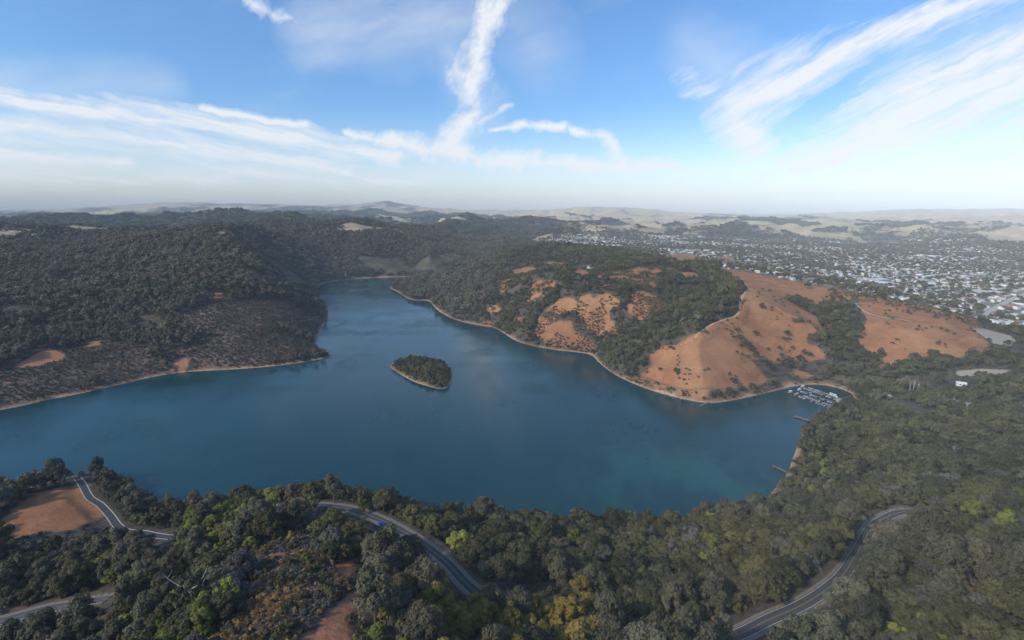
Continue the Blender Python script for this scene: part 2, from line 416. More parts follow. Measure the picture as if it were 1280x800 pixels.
trail_point = route([(96, 597), (103, 606), (112, 622), (126, 632), (138, 645), (146, 656), (158, 664), (182, 667), (215, 672)], 2.3, 2.0, 14, clear=2.5)
trail_ridge = route([(838, 432), (850, 432), (866, 424), (880, 412), (893, 404), (908, 399), (922, 393), (925, 380), (930, 367), (938, 361)], 2.3, 4.0, 6)
trail_loop = route([(1055, 371), (1068, 378), (1078, 388), (1092, 394), (1115, 398), (1140, 402)], 2.2, 4.0, 6)
road_park = route([(1092, 492), (1108, 494), (1128, 501), (1150, 512), (1170, 518), (1195, 519), (1240, 532), (1290, 545)], 3.0, 3.0, 14)
trail_shore = route([(800, 470), (822, 478), (845, 485), (872, 487), (905, 486), (940, 481), (970, 472), (990, 472)], 1.3, 3.0, 10)
trail_left = route([(345, 403), (365, 402), (385, 400), (400, 395)], 1.8, 4.0, 5)
street_town = route([(1222, 398), (1240, 388), (1256, 379), (1275, 370), (1300, 362)], 7.0, 10.0, 5)

# ------------------------------------------------------------------ land cover
COVER = {k: [] for k in ('grass', 'scrub', 'dirt', 'gravel', 'lawn', 'olive', 'straw')}
def area(kind, px): COVER[kind].append(cast_poly(px))
area('grass', [(897, 339), (912, 345), (925, 352), (937, 361), (929, 372), (924, 391), (910, 399), (895, 402), (880, 412), (860, 425), (842, 431), (828, 434), (812, 443), (812, 456), (800, 466), (795, 472), (820, 482), (850, 492), (876, 499), (900, 490),
    (935, 486), (967, 476), (950, 460), (937, 450), (957, 450), (985, 449), (1003, 453), (1030, 450), (1030, 440), (1007, 425), (1031, 414), (1020, 396), (995, 381), (977, 371), (995, 373), (1015, 381), (1024, 380), (1025, 373), (1040, 367), (995, 360), (957, 351), (920, 342)])
area('grass', [(1052, 371), (1072, 378), (1100, 381), (1135, 387), (1172, 395), (1200, 403), (1212, 408), (1225, 420), (1245, 435), (1230, 442), (1200, 445), (1192, 450), (1160, 447), (1135, 450), (1110, 460), (1096, 460), (1105, 452), (1102, 445), (1085, 442), (1067, 436), (1074, 420), (1082, 400), (1075, 387), (1060, 376)])
area('grass', [(725, 372), (735, 367), (757, 382), (774, 417), (752, 418), (732, 410), (722, 395)])
area('grass', [(787, 366), (805, 362), (828, 375), (839, 385), (830, 390), (815, 397), (795, 400), (790, 403), (785, 385)])
area('grass', [(767, 341), (787, 335), (815, 331), (837, 334), (853, 345), (837, 345), (820, 342), (818, 350), (822, 363), (795, 360), (785, 357), (765, 355), (747, 361), (762, 351)])
for px in ([(712, 342), (720, 336), (738, 335), (742, 341), (722, 345)], [(690, 382), (705, 372), (720, 375), (722, 390), (695, 394), (677, 390)], [(614, 354), (630, 349), (647, 347), (640, 355), (630, 367), (620, 362)],
           [(700, 404), (715, 399), (719, 411), (702, 411)], [(678, 423), (700, 428), (732, 437), (700, 435), (680, 430)], [(680, 328), (712, 329), (712, 332.5), (680, 333)], [(846, 325), (862, 325), (865, 332), (850, 332)],
           [(900, 320), (915, 321), (917, 329), (907, 328)], [(600, 402), (618, 400), (622, 405), (616, 409), (602, 406)], [(606, 388), (624, 380), (626, 390), (612, 394)],
           [(990, 463), (1003, 460), (1018, 470), (998, 472)], [(866, 496), (876, 494), (884, 503), (868, 500)]):
    area('grass', px)
for px in ([(735, 341), (765, 338), (790, 340), (800, 347), (765, 349), (740, 346)], [(640, 338), (660, 333), (676, 336), (668, 343), (648, 345)], [(655, 372), (672, 366), (684, 371), (676, 380), (660, 381)], [(590, 366), (604, 360), (612, 365), (600, 373)],
           [(850, 342), (866, 340), (874, 346), (860, 350)], [(745, 371), (760, 366), (776, 376), (770, 388), (757, 384)], [(640, 398), (655, 394), (662, 402), (648, 408)], [(822, 318), (850, 317), (880, 322), (870, 327), (838, 325)]):
    area('grass', px)
area('dirt', [(15, 461), (40, 445), (62, 435), (82, 444), (77, 450), (50, 457)])
for px in ([(115, 427), (125, 426), (125, 432), (107, 434)], [(260, 368), (275, 366), (290, 369), (270, 374), (260, 374)], [(220, 450), (235, 447), (235, 457), (225, 467), (210, 469)], [(180, 411), (207, 410), (207, 413), (180, 414)],
           [(380, 815), (403, 773), (421, 757), (436, 742), (453, 732), (447, 760), (434, 775), (440, 800), (438, 815)], [(417, 707), (446, 699), (440, 712), (435, 726)], [(1188, 557), (1200, 558), (1196, 566)],
           [(380, 788), (395, 788), (392, 812), (370, 812)]):
    area('dirt', px)
area('gravel', [(1214, 411), (1230, 411), (1262, 419), (1270, 426), (1262, 433), (1248, 434), (1228, 420)])
area('gravel', [(528, 345.5), (545, 341), (568, 338.5), (580, 340), (566, 344), (545, 347)])
area('gravel', [(1192, 464), (1230, 461), (1262, 462), (1262, 467), (1200, 470)])
area('grass', [(105, 607), (110, 625), (133, 635), (137, 642), (94, 663), (65, 665), (37, 672), (11, 672), (-10, 657), (0, 648), (19, 635), (41, 618), (79, 608)])
area('scrub', [(-80, 525), (0, 512), (110, 489), (205, 467), (300, 460), (414, 445), (398, 433), (350, 412), (300, 416), (250, 422), (240, 432), (200, 441), (150, 426), (100, 433), (60, 440), (0, 465), (-80, 492)])
area('scrub', [(310, 690), (330, 667), (390, 657), (420, 690), (430, 720), (425, 755), (400, 790), (395, 812), (265, 812), (290, 750)])
area('grass', [(664, 354), (687, 346), (700, 357), (680, 363), (664, 368)])
area('grass', [(672, 395), (700, 400), (735, 420), (745, 436), (720, 437), (690, 430), (668, 420)])
area('scrub', [(922, 370), (945, 378), (985, 392), (980, 398), (955, 392), (935, 382)])
area('olive', [(362, 316), (400, 326), (440, 325), (520, 318), (565, 325), (585, 338), (545, 341), (480, 344), (400, 349), (385, 336)])
area('scrub', [(240, 386), (300, 376), (380, 386), (404, 402), (396, 428), (350, 412), (300, 416), (250, 422), (212, 405)])
area('olive', [(290, 334), (330, 338), (362, 344), (388, 354), (392, 368), (350, 364), (312, 352)])
area('olive', [(560, 318), (590, 322), (600, 330), (575, 336)])
for px in ([(660, 301), (676, 295), (690, 293), (706, 301), (690, 305), (672, 304)], [(788, 287), (830, 289), (836, 298), (806, 297)], [(738, 296), (758, 295), (764, 300), (745, 301)], [(632, 308), (680, 309), (680, 313), (632, 312)],
           [(296, 291), (340, 284), (372, 281), (420, 282), (470, 284), (540, 288), (540, 293), (450, 290), (380, 288), (320, 292)], [(255, 297), (286, 289), (300, 296), (268, 298)], [(208, 289), (246, 286), (246, 289), (212, 291)],
           [(400, 322), (412, 318), (420, 330), (408, 334)], [(372, 314), (388, 320), (396, 330), (380, 326)], [(850, 285), (890, 283), (900, 287), (860, 289)], [(950, 281), (1010, 279), (1020, 283), (960, 285)]):
    area('straw', px)
area('lawn', [(1106, 499), (1128, 502), (1150, 513), (1135, 516), (1112, 511)])
def cover_sd(kind, x, y):
    out = np.full(np.shape(x), -1e4)
    for p in COVER[kind]: out = np.maximum(out, poly_sd(x, y, p, 60 + .03 * np.hypot(*p.mean(0))))
    return out

def new_mesh(name, verts, faces, mats, smooth=False, parent=None, link=True):
    m = bpy.data.meshes.new(name)
    m.from_pydata([tuple(map(float, v)) for v in verts] if not isinstance(verts, np.ndarray) else verts.tolist(), [], faces if isinstance(faces, list) else faces.tolist())
    for mm in (mats if isinstance(mats, (list, tuple)) else [mats]): m.materials.append(mm)
    if smooth: m.polygons.foreach_set('use_smooth', [True] * len(m.polygons))
    o = bpy.data.objects.new(name, m)
    if link: COL.objects.link(o)
    if parent: o.parent = parent
    return o
def tag(o, label=None, cat=None, group=None, kind=None):
    if label: o['label'] = label
    if cat: o['category'] = cat
    if group: o['group'] = group
    if kind: o['kind'] = kind
    return o
def empty(name, loc=(0, 0, 0), rz=0):
    e = bpy.data.objects.new(name, None); COL.objects.link(e)
    e.empty_display_size = .5; e.location = loc; e.rotation_euler = (0, 0, rz); return e

def material(name):
    m = bpy.data.materials.new(name); m.use_nodes = True
    t = NT(m.node_tree)
    for n in list(t.n):
        if n.type == 'BSDF_PRINCIPLED': t.b = n
    t.b.inputs['Specular IOR Level'].default_value = .2
    t.b.inputs['Roughness'].default_value = .85
    return m, t
def plain(name, col, rough=.8, var=.18, scale=.6, spec=.2, metal=0.0):
    m, t = material(name)
    g = t.new('ShaderNodeNewGeometry')
    oi = t.new('ShaderNodeObjectInfo')
    n = t.noise(g.outputs['Position'], scale, 5, .6)
    f = t.math('ADD', t.math('MULTIPLY', t.math('SUBTRACT', n, .5), var * 2.4), t.math('MULTIPLY_ADD', oi.outputs['Random'], var, 1 - var * .5))
    c = t.vec('SCALE', tuple(col), scale=f)
    t.l.new(c, t.b.inputs['Base Color'])
    t.b.inputs['Roughness'].default_value = rough; t.b.inputs['Specular IOR Level'].default_value = spec; t.b.inputs['Metallic'].default_value = metal
    return m

# ------------------------------------------------------------------ ground material
def ground_material():
    m, t = material('ground_earth')
    g = t.new('ShaderNodeNewGeometry'); pos = g.outputs['Position']
    n_big = t.noise(pos, .006, 5, .55); n_mid = t.noise(pos, .035, 5, .6); n_fine = t.noise(pos, .35, 5, .65); n_grain = t.noise(pos, 1.6, 3, .6)
    edge = t.math('ADD', t.math('MULTIPLY', t.math('SUBTRACT', n_mid, .5), 26.0), t.math('MULTIPLY', t.math('SUBTRACT', n_fine, .5), 8.0))
    def mask(name, soft=2.5, amp=1.0):
        a = t.attr(name).outputs['Fac']
        return t.ramp(t.math('MULTIPLY_ADD', edge, amp, a), -soft, soft)
    floor = t.mix(t.ramp(n_fine, .3, .7), (.050, .042, .034), (.095, .078, .060))
    floor = t.mix(t.ramp(n_mid, .45, .7), floor, (.120, .088, .062))
    # dry hills and wooded hollows far away
    tan_ = t.mix(t.ramp(n_big, .35, .65), (.33, .25, .145), (.44, .34, .205))
    a_far = t.attr('tan').outputs['Fac']
    col = t.mix(t.ramp(t.math('MULTIPLY_ADD', t.math('SUBTRACT', n_mid, .5), .35, a_far), .46, .56), floor, tan_)
    a_t = t.attr('town').outputs['Fac']
    townc = t.mix(t.ramp(n_mid, .4, .6), (.15, .135, .11), (.22, .19, .15))
    townc = t.mix(t.ramp(n_fine, .5, .6), townc, (.08, .085, .06))
    col = t.mix(a_t, col, townc)
    olive = t.mix(t.ramp(n_mid, .35, .7), (.060, .055, .034), (.125, .100, .058))
    col = t.mix(mask('olive', 6, 1.5), col, olive)
    scrub = t.mix(t.ramp(n_fine, .35, .65), (.105, .080, .064), (.175, .115, .084))
    scrub = t.mix(t.ramp(n_mid, .56, .70), scrub, (.25, .115, .068))
    scrub = t.mix(t.ramp(n_grain, .58, .72), scrub, (.26, .20, .16))
    col = t.mix(mask('straw', 8, 2.0), col, t.mix(t.ramp(n_mid, .35, .7), (.27, .20, .12), (.40, .30, .185)))
    col = t.mix(mask('scrub'), col, scrub)
    # dry grass: mottled orange and straw, with faint cattle tracks
    grass = t.mix(t.ramp(n_mid, .3, .72), (.225, .094, .042), (.355, .162, .074))
    grass = t.mix(t.math('MULTIPLY', t.ramp(n_fine, .42, .72), .75), grass, (.215, .092, .046))
    grass = t.mix(t.math('MULTIPLY', t.ramp(n_big, .52, .66), .6), grass, (.38, .195, .095))
    grass = t.mix(t.math('MULTIPLY', t.ramp(n_grain, .5, .75), .45), grass, (.44, .25, .135))
    wv = t.new('ShaderNodeTexWave', wave_type='BANDS', bands_direction='DIAGONAL')
    t.l.new(pos, wv.inputs['Vector']); wv.inputs['Scale'].default_value = .012; wv.inputs['Distortion'].default_value = 14; wv.inputs['Detail'].default_value = 3; wv.inputs['Detail Scale'].default_value = 1.2
    grass = t.mix(t.math('MULTIPLY', t.ramp(wv.outputs['Fac'], .95, 1.0), .16), grass, (.47, .27, .16))
    col = t.mix(mask('grass', 2.2, .8), col, grass)
    dirt = t.mix(t.ramp(n_fine, .3, .7), (.30, .125, .070), (.40, .185, .105))
    col = t.mix(mask('dirt', 1.0, .12), col, dirt)
    lawn = t.mix(t.ramp(n_fine, .3, .7), (.075, .085, .045), (.10, .10, .06))
    col = t.mix(mask('lawn', 2.0, .2), col, lawn)
    grav = t.mix(t.ramp(n_fine, .3, .7), (.27, .225, .175), (.36, .31, .25))
    col = t.mix(mask('gravel', 1.5, .15), col, grav)
    # pale shore band left by the falling water
    sh = t.math('MULTIPLY_ADD', t.math('SUBTRACT', t.noise(pos, .016, 5, .65), .5), 20.0, t.attr('land').outputs['Fac'])
    sand = t.mix(t.ramp(n_fine, .35, .65), (.30, .20, .125), (.42, .32, .22))
    clay = t.mix(t.ramp(n_fine, .35, .65), (.20, .105, .06), (.30, .16, .09))
    col = t.mix(t.ramp(sh, 3.5, 8.0, .75, 0.0), col, clay)
    col = t.mix(t.ramp(sh, 1.0, 3.5, .8, .0), col, sand)
    t.l.new(col, t.b.inputs['Base Color'])
    t.b.inputs['Roughness'].default_value = .95; t.b.inputs['Specular IOR Level'].default_value = .1
    bp = t.new('ShaderNodeBump'); bp.inputs['Strength'].default_value = .5; bp.inputs['Distance'].default_value = 1.2
    t.l.new(t.math('ADD', n_fine, t.math('MULTIPLY', n_mid, 2.0)), bp.inputs['Height']); t.l.new(bp.outputs[0], t.b.inputs['Normal'])
    return m

# tan / wooded share of the far hills
az = np.arctan2(GX, GY)
def far_tan(x, y):
    d = np.hypot(x, y); a = np.arctan2(x, y)
    n = fbm(x / 700, y / 700, 4, 71) * .5 + .5 + (ridged(x / 900, y / 900, 3, 81) - .6) * .5
    base = .12 + .16 * sstep(2600, 4200, d) * sstep(R(-16), R(0), a) + .02 * sstep(4800, 6500, d) + .19 * sstep(7500, 10500, d)
    return n * .62 + base - .10
def town_mask(x, y):
    d = np.hypot(x, y); a = np.degrees(np.arctan2(x, y))
    # inner edge follows the back of the grassy hill
    inner = np.interp(a, [2, 6, 10, 14, 18, 22, 26, 30, 34, 38, 42, 46, 60], [2500, 2150, 1800, 1500, 1330, 1220, 1165, 1120, 1095, 1080, 1060, 1040, 1100])
    outer = np.interp(a, [0, 6, 12, 20, 30, 60], [2600, 3200, 3700, 4100, 4400, 4700])
    return sstep(0, 60, d - inner) * (1 - sstep(-500, 500, d - outer + 900 * fbm(x / 800, y / 800, 3, 91))) * sstep(1, 5, a)

def ridge_band(x, y):
    d = np.hypot(x, y); a = np.arctan2(x, y)
    inner = np.interp(np.degrees(a), [21, 22, 26, 30, 34, 38, 42, 46], [1230, 1220, 1165, 1120, 1095, 1080, 1060, 1040])
    return np.minimum(np.minimum(d - inner + 95, inner + 25 - d), np.minimum((a - R(22)) * d, (R(43) - a) * d))
attrs = {k: cover_sd(k, GX, GY) for k in COVER}
attrs['grass'] = np.maximum(attrs['grass'], ridge_band(GX, GY))
attrs['land'] = land; attrs['tan'] = far_tan(GX, GY) * sstep(1800, 2500, dist); attrs['town'] = town_mask(GX, GY)
verts = np.stack([GX, GY, GZ], -1).reshape(-1, 3)
ii, jj = np.meshgrid(np.arange(NR - 1), np.arange(NT_ - 1), indexing='ij')
b0 = (ii * NT_ + jj).ravel()
faces = np.stack([b0, b0 + 1, b0 + NT_ + 1, b0 + NT_], 1)
gm = bpy.data.meshes.new('ground')
gm.vertices.add(len(verts)); gm.vertices.foreach_set('co', verts.astype(np.float32).ravel())
nl = faces.size
gm.loops.add(nl); gm.loops.foreach_set('vertex_index', faces[:, ::-1].astype(np.int32).ravel())
gm.polygons.add(len(faces)); gm.polygons.foreach_set('loop_start', np.arange(0, nl, 4, dtype=np.int32))
gm.polygons.foreach_set('use_smooth', np.ones(len(faces), bool))
for k, a in attrs.items():
    at = gm.attributes.new(k, 'FLOAT', 'POINT'); at.data.foreach_set('value', np.clip(a, -200, 400).astype(np.float32).ravel())
gm.update(calc_edges=True); gm.validate()
gm.materials.append(ground_material())
ground = bpy.data.objects.new('ground', gm); COL.objects.link(ground); tag(ground, kind='structure')

# ------------------------------------------------------------------ water
def water_material():
    m, t = material('lake_water')
    g = t.new('ShaderNodeNewGeometry'); pos = g.outputs['Position']
    st = t.vec('MULTIPLY', pos, (1.0, .55, 1.0))
    n1 = t.noise(st, .006, 4, .55, .6); n2 = t.noise(st, .02, 4, .6, .4)
    col = t.mix(t.ramp(n1, .35, .68), (.002, .034, .042), (.0035, .043, .047))
    # a bloom of green algae in the near cove
    cx, cy_ = at_height(850, 600, 0)
    d = t.vec('DISTANCE', pos, (cx, cy_, 0))
    f = t.math('MULTIPLY', t.ramp(d, 25, 130, 1, 0), t.ramp(n2, .40, .62))
    col = t.mix(t.math('MULTIPLY', f, .8), col, (.010, .078, .070))
    t.l.new(col, t.b.inputs['Base Color'])
    t.b.inputs['IOR'].default_value = 1.33
    t.b.inputs['Specular IOR Level'].default_value = .5
    # wind-ruffled and calmer lanes
    r = t.ramp(t.noise(st, .012, 4, .6, 1.2), .4, .65, .13, .25)
    lane = t.noise(t.vec('MULTIPLY', pos, (.45, 1.3, 1.0)), .010, 3, .5, .5)
    r = t.math('ADD', r, t.ramp(lane, .38, .66, -.05, .07))
    t.l.new(r, t.b.inputs['Roughness'])
    b = t.new('ShaderNodeBump'); b.inputs['Strength'].default_value = .35; b.inputs['Distance'].default_value = .25
    w = t.noise(t.vec('MULTIPLY', pos, (1.0, 1.6, 1.0)), .35, 4, .6, .3)
    t.l.new(w, b.inputs['Height']); t.l.new(b.outputs[0], t.b.inputs['Normal'])
    return m
m0, m1 = LAKE.min(0) - 10, LAKE.max(0) + 10
wx = np.linspace(m0[0], m1[0], 12); wy = np.linspace(m0[1], m1[1], 16)
wv = [(x, y, 0) for y in wy for x in wx]
wf = [(j * 12 + i, j * 12 + i + 1, j * 12 + i + 13, j * 12 + i + 12) for j in range(15) for i in range(11)]
tag(new_mesh('lake_water', wv, wf, water_material()), kind='structure')

# ------------------------------------------------------------------ road ribbons with painted lines
def ribbon(name, p, z, o0, o1, mat, lift, parent=None, dash=None):
    d = np.gradient(p, axis=0); d /= np.maximum(np.hypot(d[:, 0], d[:, 1])[:, None], 1e-6)
    n = np.stack([d[:, 1], -d[:, 0]], 1)
    a = p + n * o0; b = p + n * o1
    v = []; f = []
    for k in range(len(p)):
        v += [(*a[k], z[k] + lift), (*b[k], z[k] + lift)]
        if k and (dash is None or (k // dash) % 2 == 0): f.append((2 * k - 2, 2 * k - 1, 2 * k + 1, 2 * k))
    o = new_mesh(name, v, f, mat, parent=parent)
    return o
M_ASPH = plain('worn_asphalt', (.075, .073, .072), .9, .3, .25)
M_ASPH2 = plain('trail_asphalt', (.055, .055, .056), .9, .25, .3)
M_SHOULDER = plain('gravel_shoulder', (.17, .135, .105), .95, .35, .3)
M_WHITE = plain('road_white_paint', (.43, .42, .39), .8, .45, .6)
M_YELLOW = plain('road_yellow_paint', (.26, .205, .11), .8, .2, .5)
M_DIRT = plain('trail_dirt', (.46, .30, .19), .95, .3, .15)
M_PALE = plain('pale_gravel', (.40, .36, .31), .95, .25, .2)
def two_lane(name, rd, half):
    p, z = rd
    sh = tag(ribbon(name + '_shoulder', p, z, -half - 1.5, half + 1.5, M_SHOULDER, .10), kind='structure')
    rdo = tag(ribbon(name, p, z, -half, half, M_ASPH, .16), kind='structure')
    ribbon('edge_line', p, z, -half + .35, -half + .55, M_WHITE, .19, rdo)
    ribbon('edge_line', p, z, half - .55, half - .35, M_WHITE, .19, rdo)
    ribbon('centre_line', p, z, -.22, -.08, M_YELLOW, .19, rdo); ribbon('centre_line', p, z, .08, .22, M_YELLOW, .19, rdo)
two_lane('road', road_main, 3.1)
two_lane('road', road_west, 3.1)
p, z = trail_point
tp = tag(ribbon('path', p, z, -2.0, 2.0, M_ASPH2, .16), kind='structure')
ribbon('path_edging', p, z, -2.6, -2.0, M_PALE, .18, tp); ribbon('path_edging', p, z, 2.0, 2.6, M_PALE, .18, tp)
tag(ribbon('dirt_trail', *trail_ridge, -2.0, 2.0, M_DIRT, .3), kind='structure')
tag(ribbon('gravel_trail', *trail_loop, -1.7, 1.7, M_PALE, .3), kind='structure')
tag(ribbon('park_road', *road_park, -2.8, 2.8, M_ASPH, .2), kind='structure')
tag(ribbon('shore_trail', *trail_shore, -.9, .9, M_SHOULDER, .2), kind='structure')
tag(ribbon('dirt_trail', *trail_left, -1.3, 1.3, M_PALE, .3), kind='structure')
tag(ribbon('street', *street_town, -6, 6, M_PALE, .5), kind='structure')
ROAD_PTS = np.vstack([np.column_stack([p, np.full(len(p), h)]) for p, z, h in ROADS])
def road_clear(x, y, extra):
    """distance to the nearest road edge"""
    out = np.full(x.shape, 1e3)
    for p, z, h in ROADS:
        m0, m1 = p.min(0) - 30, p.max(0) + 30
        s = np.nonzero((x > m0[0]) & (x < m1[0]) & (y > m0[1]) & (y < m1[1]))[0]
        for k in range(0, len(s), 2000):
            q = s[k:k + 2000]
            d = np.sqrt(((x[q, None] - p[None, :, 0]) ** 2 + (y[q, None] - p[None, :, 1]) ** 2).min(1)) - h
            out[q] = np.minimum(out[q], d)
    return out - extra

# ------------------------------------------------------------------ foliage
def leaf_material(name, c0, c1, c2=None, trans=.18):
    m, t = material(name)
    oi = t.new('ShaderNodeObjectInfo'); g = t.new('ShaderNodeNewGeometry')
    la = t.attr('tint').outputs['Fac']
    f = t.math('MULTIPLY_ADD', la, .55, t.math('MULTIPLY', oi.outputs['Random'], .55), clamp=True)
    col = t.mix(f, c0, c1)
    # neighbouring trees drift in tone from stand to stand
    col = t.mix(t.ramp(t.noise(g.outputs['Position'], .012, 3, .6), .42, .66, 0, .6), col, c2 or c1)
    wn = t.new('ShaderNodeTexWhiteNoise', noise_dimensions='1D'); t.l.new(oi.outputs['Random'], wn.inputs['W'])
    col = t.vec('SCALE', col, scale=t.math('MULTIPLY_ADD', wn.outputs['Value'], .7, .65))
    t.l.new(col, t.b.inputs['Base Color'])
    t.b.inputs['Roughness'].default_value = .75; t.b.inputs['Specular IOR Level'].default_value = .12
    tr = t.new('ShaderNodeBsdfTranslucent'); t.l.new(col, tr.inputs[0])
    mxs = t.new('ShaderNodeMixShader'); mxs.inputs[0].default_value = trans
    out = [n for n in t.n if n.type == 'OUTPUT_MATERIAL'][0]
    t.l.new(t.b.outputs[0], mxs.inputs[1]); t.l.new(tr.outputs[0], mxs.inputs[2]); t.l.new(mxs.outputs[0], out.inputs[0])
    return m
L_OAK = leaf_material('oak_leaves', (.038, .039, .019), (.104, .098, .048), (.140, .120, .046))
L_EUC = leaf_material('eucalyptus_leaves', (.052, .052, .030), (.135, .126, .078), (.128, .106, .068))
L_YEL = leaf_material('yellow_green_leaves', (.10, .115, .024), (.25, .25, .05), (.15, .16, .04))
L_GOLD = leaf_material('golden_leaves', (.15, .118, .030), (.31, .225, .055), (.18, .16, .05))
L_EUCF = leaf_material('hill_eucalyptus_leaves', (.064, .058, .034), (.180, .155, .098), (.175, .135, .088))
L_GREY = leaf_material('grey_brush_leaves', (.070, .064, .052), (.135, .120, .098))
L_RUST = leaf_material('rust_brush_leaves', (.20, .11, .040), (.38, .22, .080), (.26, .18, .09))
L_SCRUB = leaf_material('scrub_leaves', (.055, .050, .040), (.115, .098, .078), (.125, .082, .062))
L_PINE = leaf_material('conifer_needles', (.012, .018, .014), (.026, .034, .024))
M_BARK = plain('grey_bark', (.15, .125, .10), .9, .3, 1.5)
M_PALEBARK = plain('pale_bark', (.42, .37, .31), .85, .25, 1.5)

def unit(v): return v / np.maximum(np.linalg.norm(v, axis=-1, keepdims=True), 1e-9)
def crown_arrays(seed, rx, rz, zc, lobes, cards, size, lobe_r, shape='round', droop=0.0):
    """leaf clumps: cards on the shells of many small lobes spread through an uneven crown"""
    g = np.random.default_rng(seed)
    V = []; T = []
    lean = g.normal(0, .12, 2) * rx
    for k in range(lobes):
        d = unit(g.normal(size=3)); d[2] = abs(d[2]) * 1.35 - .48
        rad = g.uniform(.45, .92) * (1 + .18 * math.sin(3 * math.atan2(d[1], d[0]) + seed))
        c = np.array([d[0] * rx * rad, d[1] * rx * rad, zc + d[2] * rz * rad])
        f = (c[2] - zc + rz) / (2 * rz)
        if shape == 'cone': c[:2] *= max(.15, 1.15 - 1.05 * f)
        if shape == 'tall': c[:2] *= .55 + .55 * math.sin(math.pi * min(1, max(0, f * .9 + .08)))
        c[:2] += lean * f
        lr = lobe_r * g.uniform(.6, 1.35)
        n = max(4, int(cards * (lr / lobe_r) ** 2))
        o = unit(g.normal(size=(n, 3))); o[:, 2] = np.where(o[:, 2] < -.35, -o[:, 2], o[:, 2])
        pos = c + o * lr * np.array([1, 1, .8]) * g.uniform(.7, 1.05, (n, 1))
        pos[:, 2] -= droop * g.uniform(0, 1, n) * lr
        nrm = unit(o * 1.0 + g.normal(0, .40, (n, 3)) + np.array([0, 0, .25]))
        a = unit(np.cross(nrm, g.normal(size=(n, 3)))); b = np.cross(nrm, a)
        s = size * g.uniform(.6, 1.4, (n, 1))
        q = np.stack([pos - a * s - b * s * .45, pos + a * s * .2 - b * s * .7, pos + a * s + b * s * .4, pos - a * s * .3 + b * s * .7], 1)
        V.append(q.reshape(-1, 3)); T.append(np.full(n * 4, np.clip(g.normal(.5, .22), 0, 1)))
    return np.concatenate(V), np.concatenate(T)
def trunk_arrays(seed, h, r, spread, limbs=5, fork=.45):
    g = np.random.default_rng(seed + 99); V = []; Fc = []
    def tube(p0, p1, r0, r1, n=6, seg=3, bend=.06):
        base = len(V); ax = unit(p1 - p0); s = unit(np.cross(ax, [.3, .9, .2])); u = np.cross(ax, s); L = np.linalg.norm(p1 - p0)
        off = g.normal(0, bend * L, (seg + 1, 3)); off[0] = 0
        for k in range(seg + 1):
            t = k / seg; c = p0 + (p1 - p0) * t + off[k] * (t if k < seg else 1); rad = r0 + (r1 - r0) * t
            if k == seg: tip = c
            for i in range(n):
                an = 2 * math.pi * i / n; V.append(c + (s * math.cos(an) + u * math.sin(an)) * rad)
        for k in range(seg):
            for i in range(n):
                Fc.append((base + k * n + i, base + k * n + (i + 1) % n, base + (k + 1) * n + (i + 1) % n, base + (k + 1) * n + i))
        return tip
    top = tube(np.array([0, 0, -1.2]), np.array([g.normal(0, .05) * h, g.normal(0, .05) * h, h * .72]), r, r * .4, 7, 4, .02)
    for k in range(limbs):
        a = 2 * math.pi * (k + g.uniform(0, .6)) / limbs; z0 = h * g.uniform(fork * .7, .68)
        st = np.array([0, 0, z0]); en = np.array([math.cos(a) * spread * g.uniform(.5, .85), math.sin(a) * spread * g.uniform(.5, .85), z0 + h * g.uniform(.12, .32)])
        tip = tube(st, en, r * .45, r * .14, 5, 3)
        for q in range(2):
            tube(tip, tip + np.array([g.normal(0, .18) * spread, g.normal(0, .18) * spread, h * g.uniform(.05, .16)]), r * .14, r * .05, 4, 2)
    return np.array(V), Fc
def card_mesh(name, V, T, mat, extra=None):
    n = len(V) // 4
    m = bpy.data.meshes.new(name)
    nv = len(V); ev, ef = extra if extra else (np.zeros((0, 3)), [])
    m.from_pydata(np.vstack([V, ev]).tolist(), [], [(4 * i, 4 * i + 1, 4 * i + 2, 4 * i + 3) for i in range(n)] + [tuple(nv + k for k in f) for f in ef])
    m.materials.append(mat)
    if extra:
        m.materials.append(M_BARK)
        m.polygons.foreach_set('material_index', [0] * n + [1] * len(ef))
    at = m.attributes.new('tint', 'FLOAT', 'POINT'); at.data.foreach_set('value', np.concatenate([T, np.zeros(len(ev))]).astype(np.float32))
    return m
def plain_mesh(name, V, Fc, mat):
    m = bpy.data.meshes.new(name); m.from_pydata(np.asarray(V).tolist(), [], Fc); m.materials.append(mat); return m

# tree kinds: crown and trunk meshes for trees near enough to show them
KINDS = {}
def kind(name, mat, n, rx, rz, h, lobes, cards, size, lobe_r, shape='round', droop=0.0, bark=M_BARK, tr=.28, seed=0):
    lst = []
    for k in range(n):
        g = random.Random(seed + k); fx = g.uniform(.88, 1.15); fz = g.uniform(.85, 1.15)
        V, T = crown_arrays(seed + k, rx * fx, rz * fz, h - rz * fz * .72, lobes, cards, size, lobe_r, shape, droop)
        tv, tf = trunk_arrays(seed + k, h, tr, rx, 5)
        lst.append((card_mesh(name + '_crown', V, T, mat), plain_mesh(name + '_trunk', tv, tf, bark)))
    KINDS[name] = lst
kind('oak_tree', L_OAK, 6, 4.7, 4.0, 8.0, 46, 110, .30, 1.35, seed=100)
kind('eucalyptus_tree', L_EUC, 6, 4.6, 6.2, 13.0, 52, 95, .30, 1.25, 'tall', .6, M_BARK, .30, seed=200)
kind('yellow_green_tree', L_YEL, 4, 3.4, 4.0, 8.0, 34, 95, .30, 1.05, 'tall', .2, seed=300)
kind('golden_tree', L_GOLD, 4, 3.6, 5.2, 10.5, 36, 90, .30, 1.05, 'tall', .4, M_BARK, seed=400)
kind('grey_tree', L_GREY, 4, 4.2, 3.4, 6.6, 42, 90, .32, 1.2, seed=500)
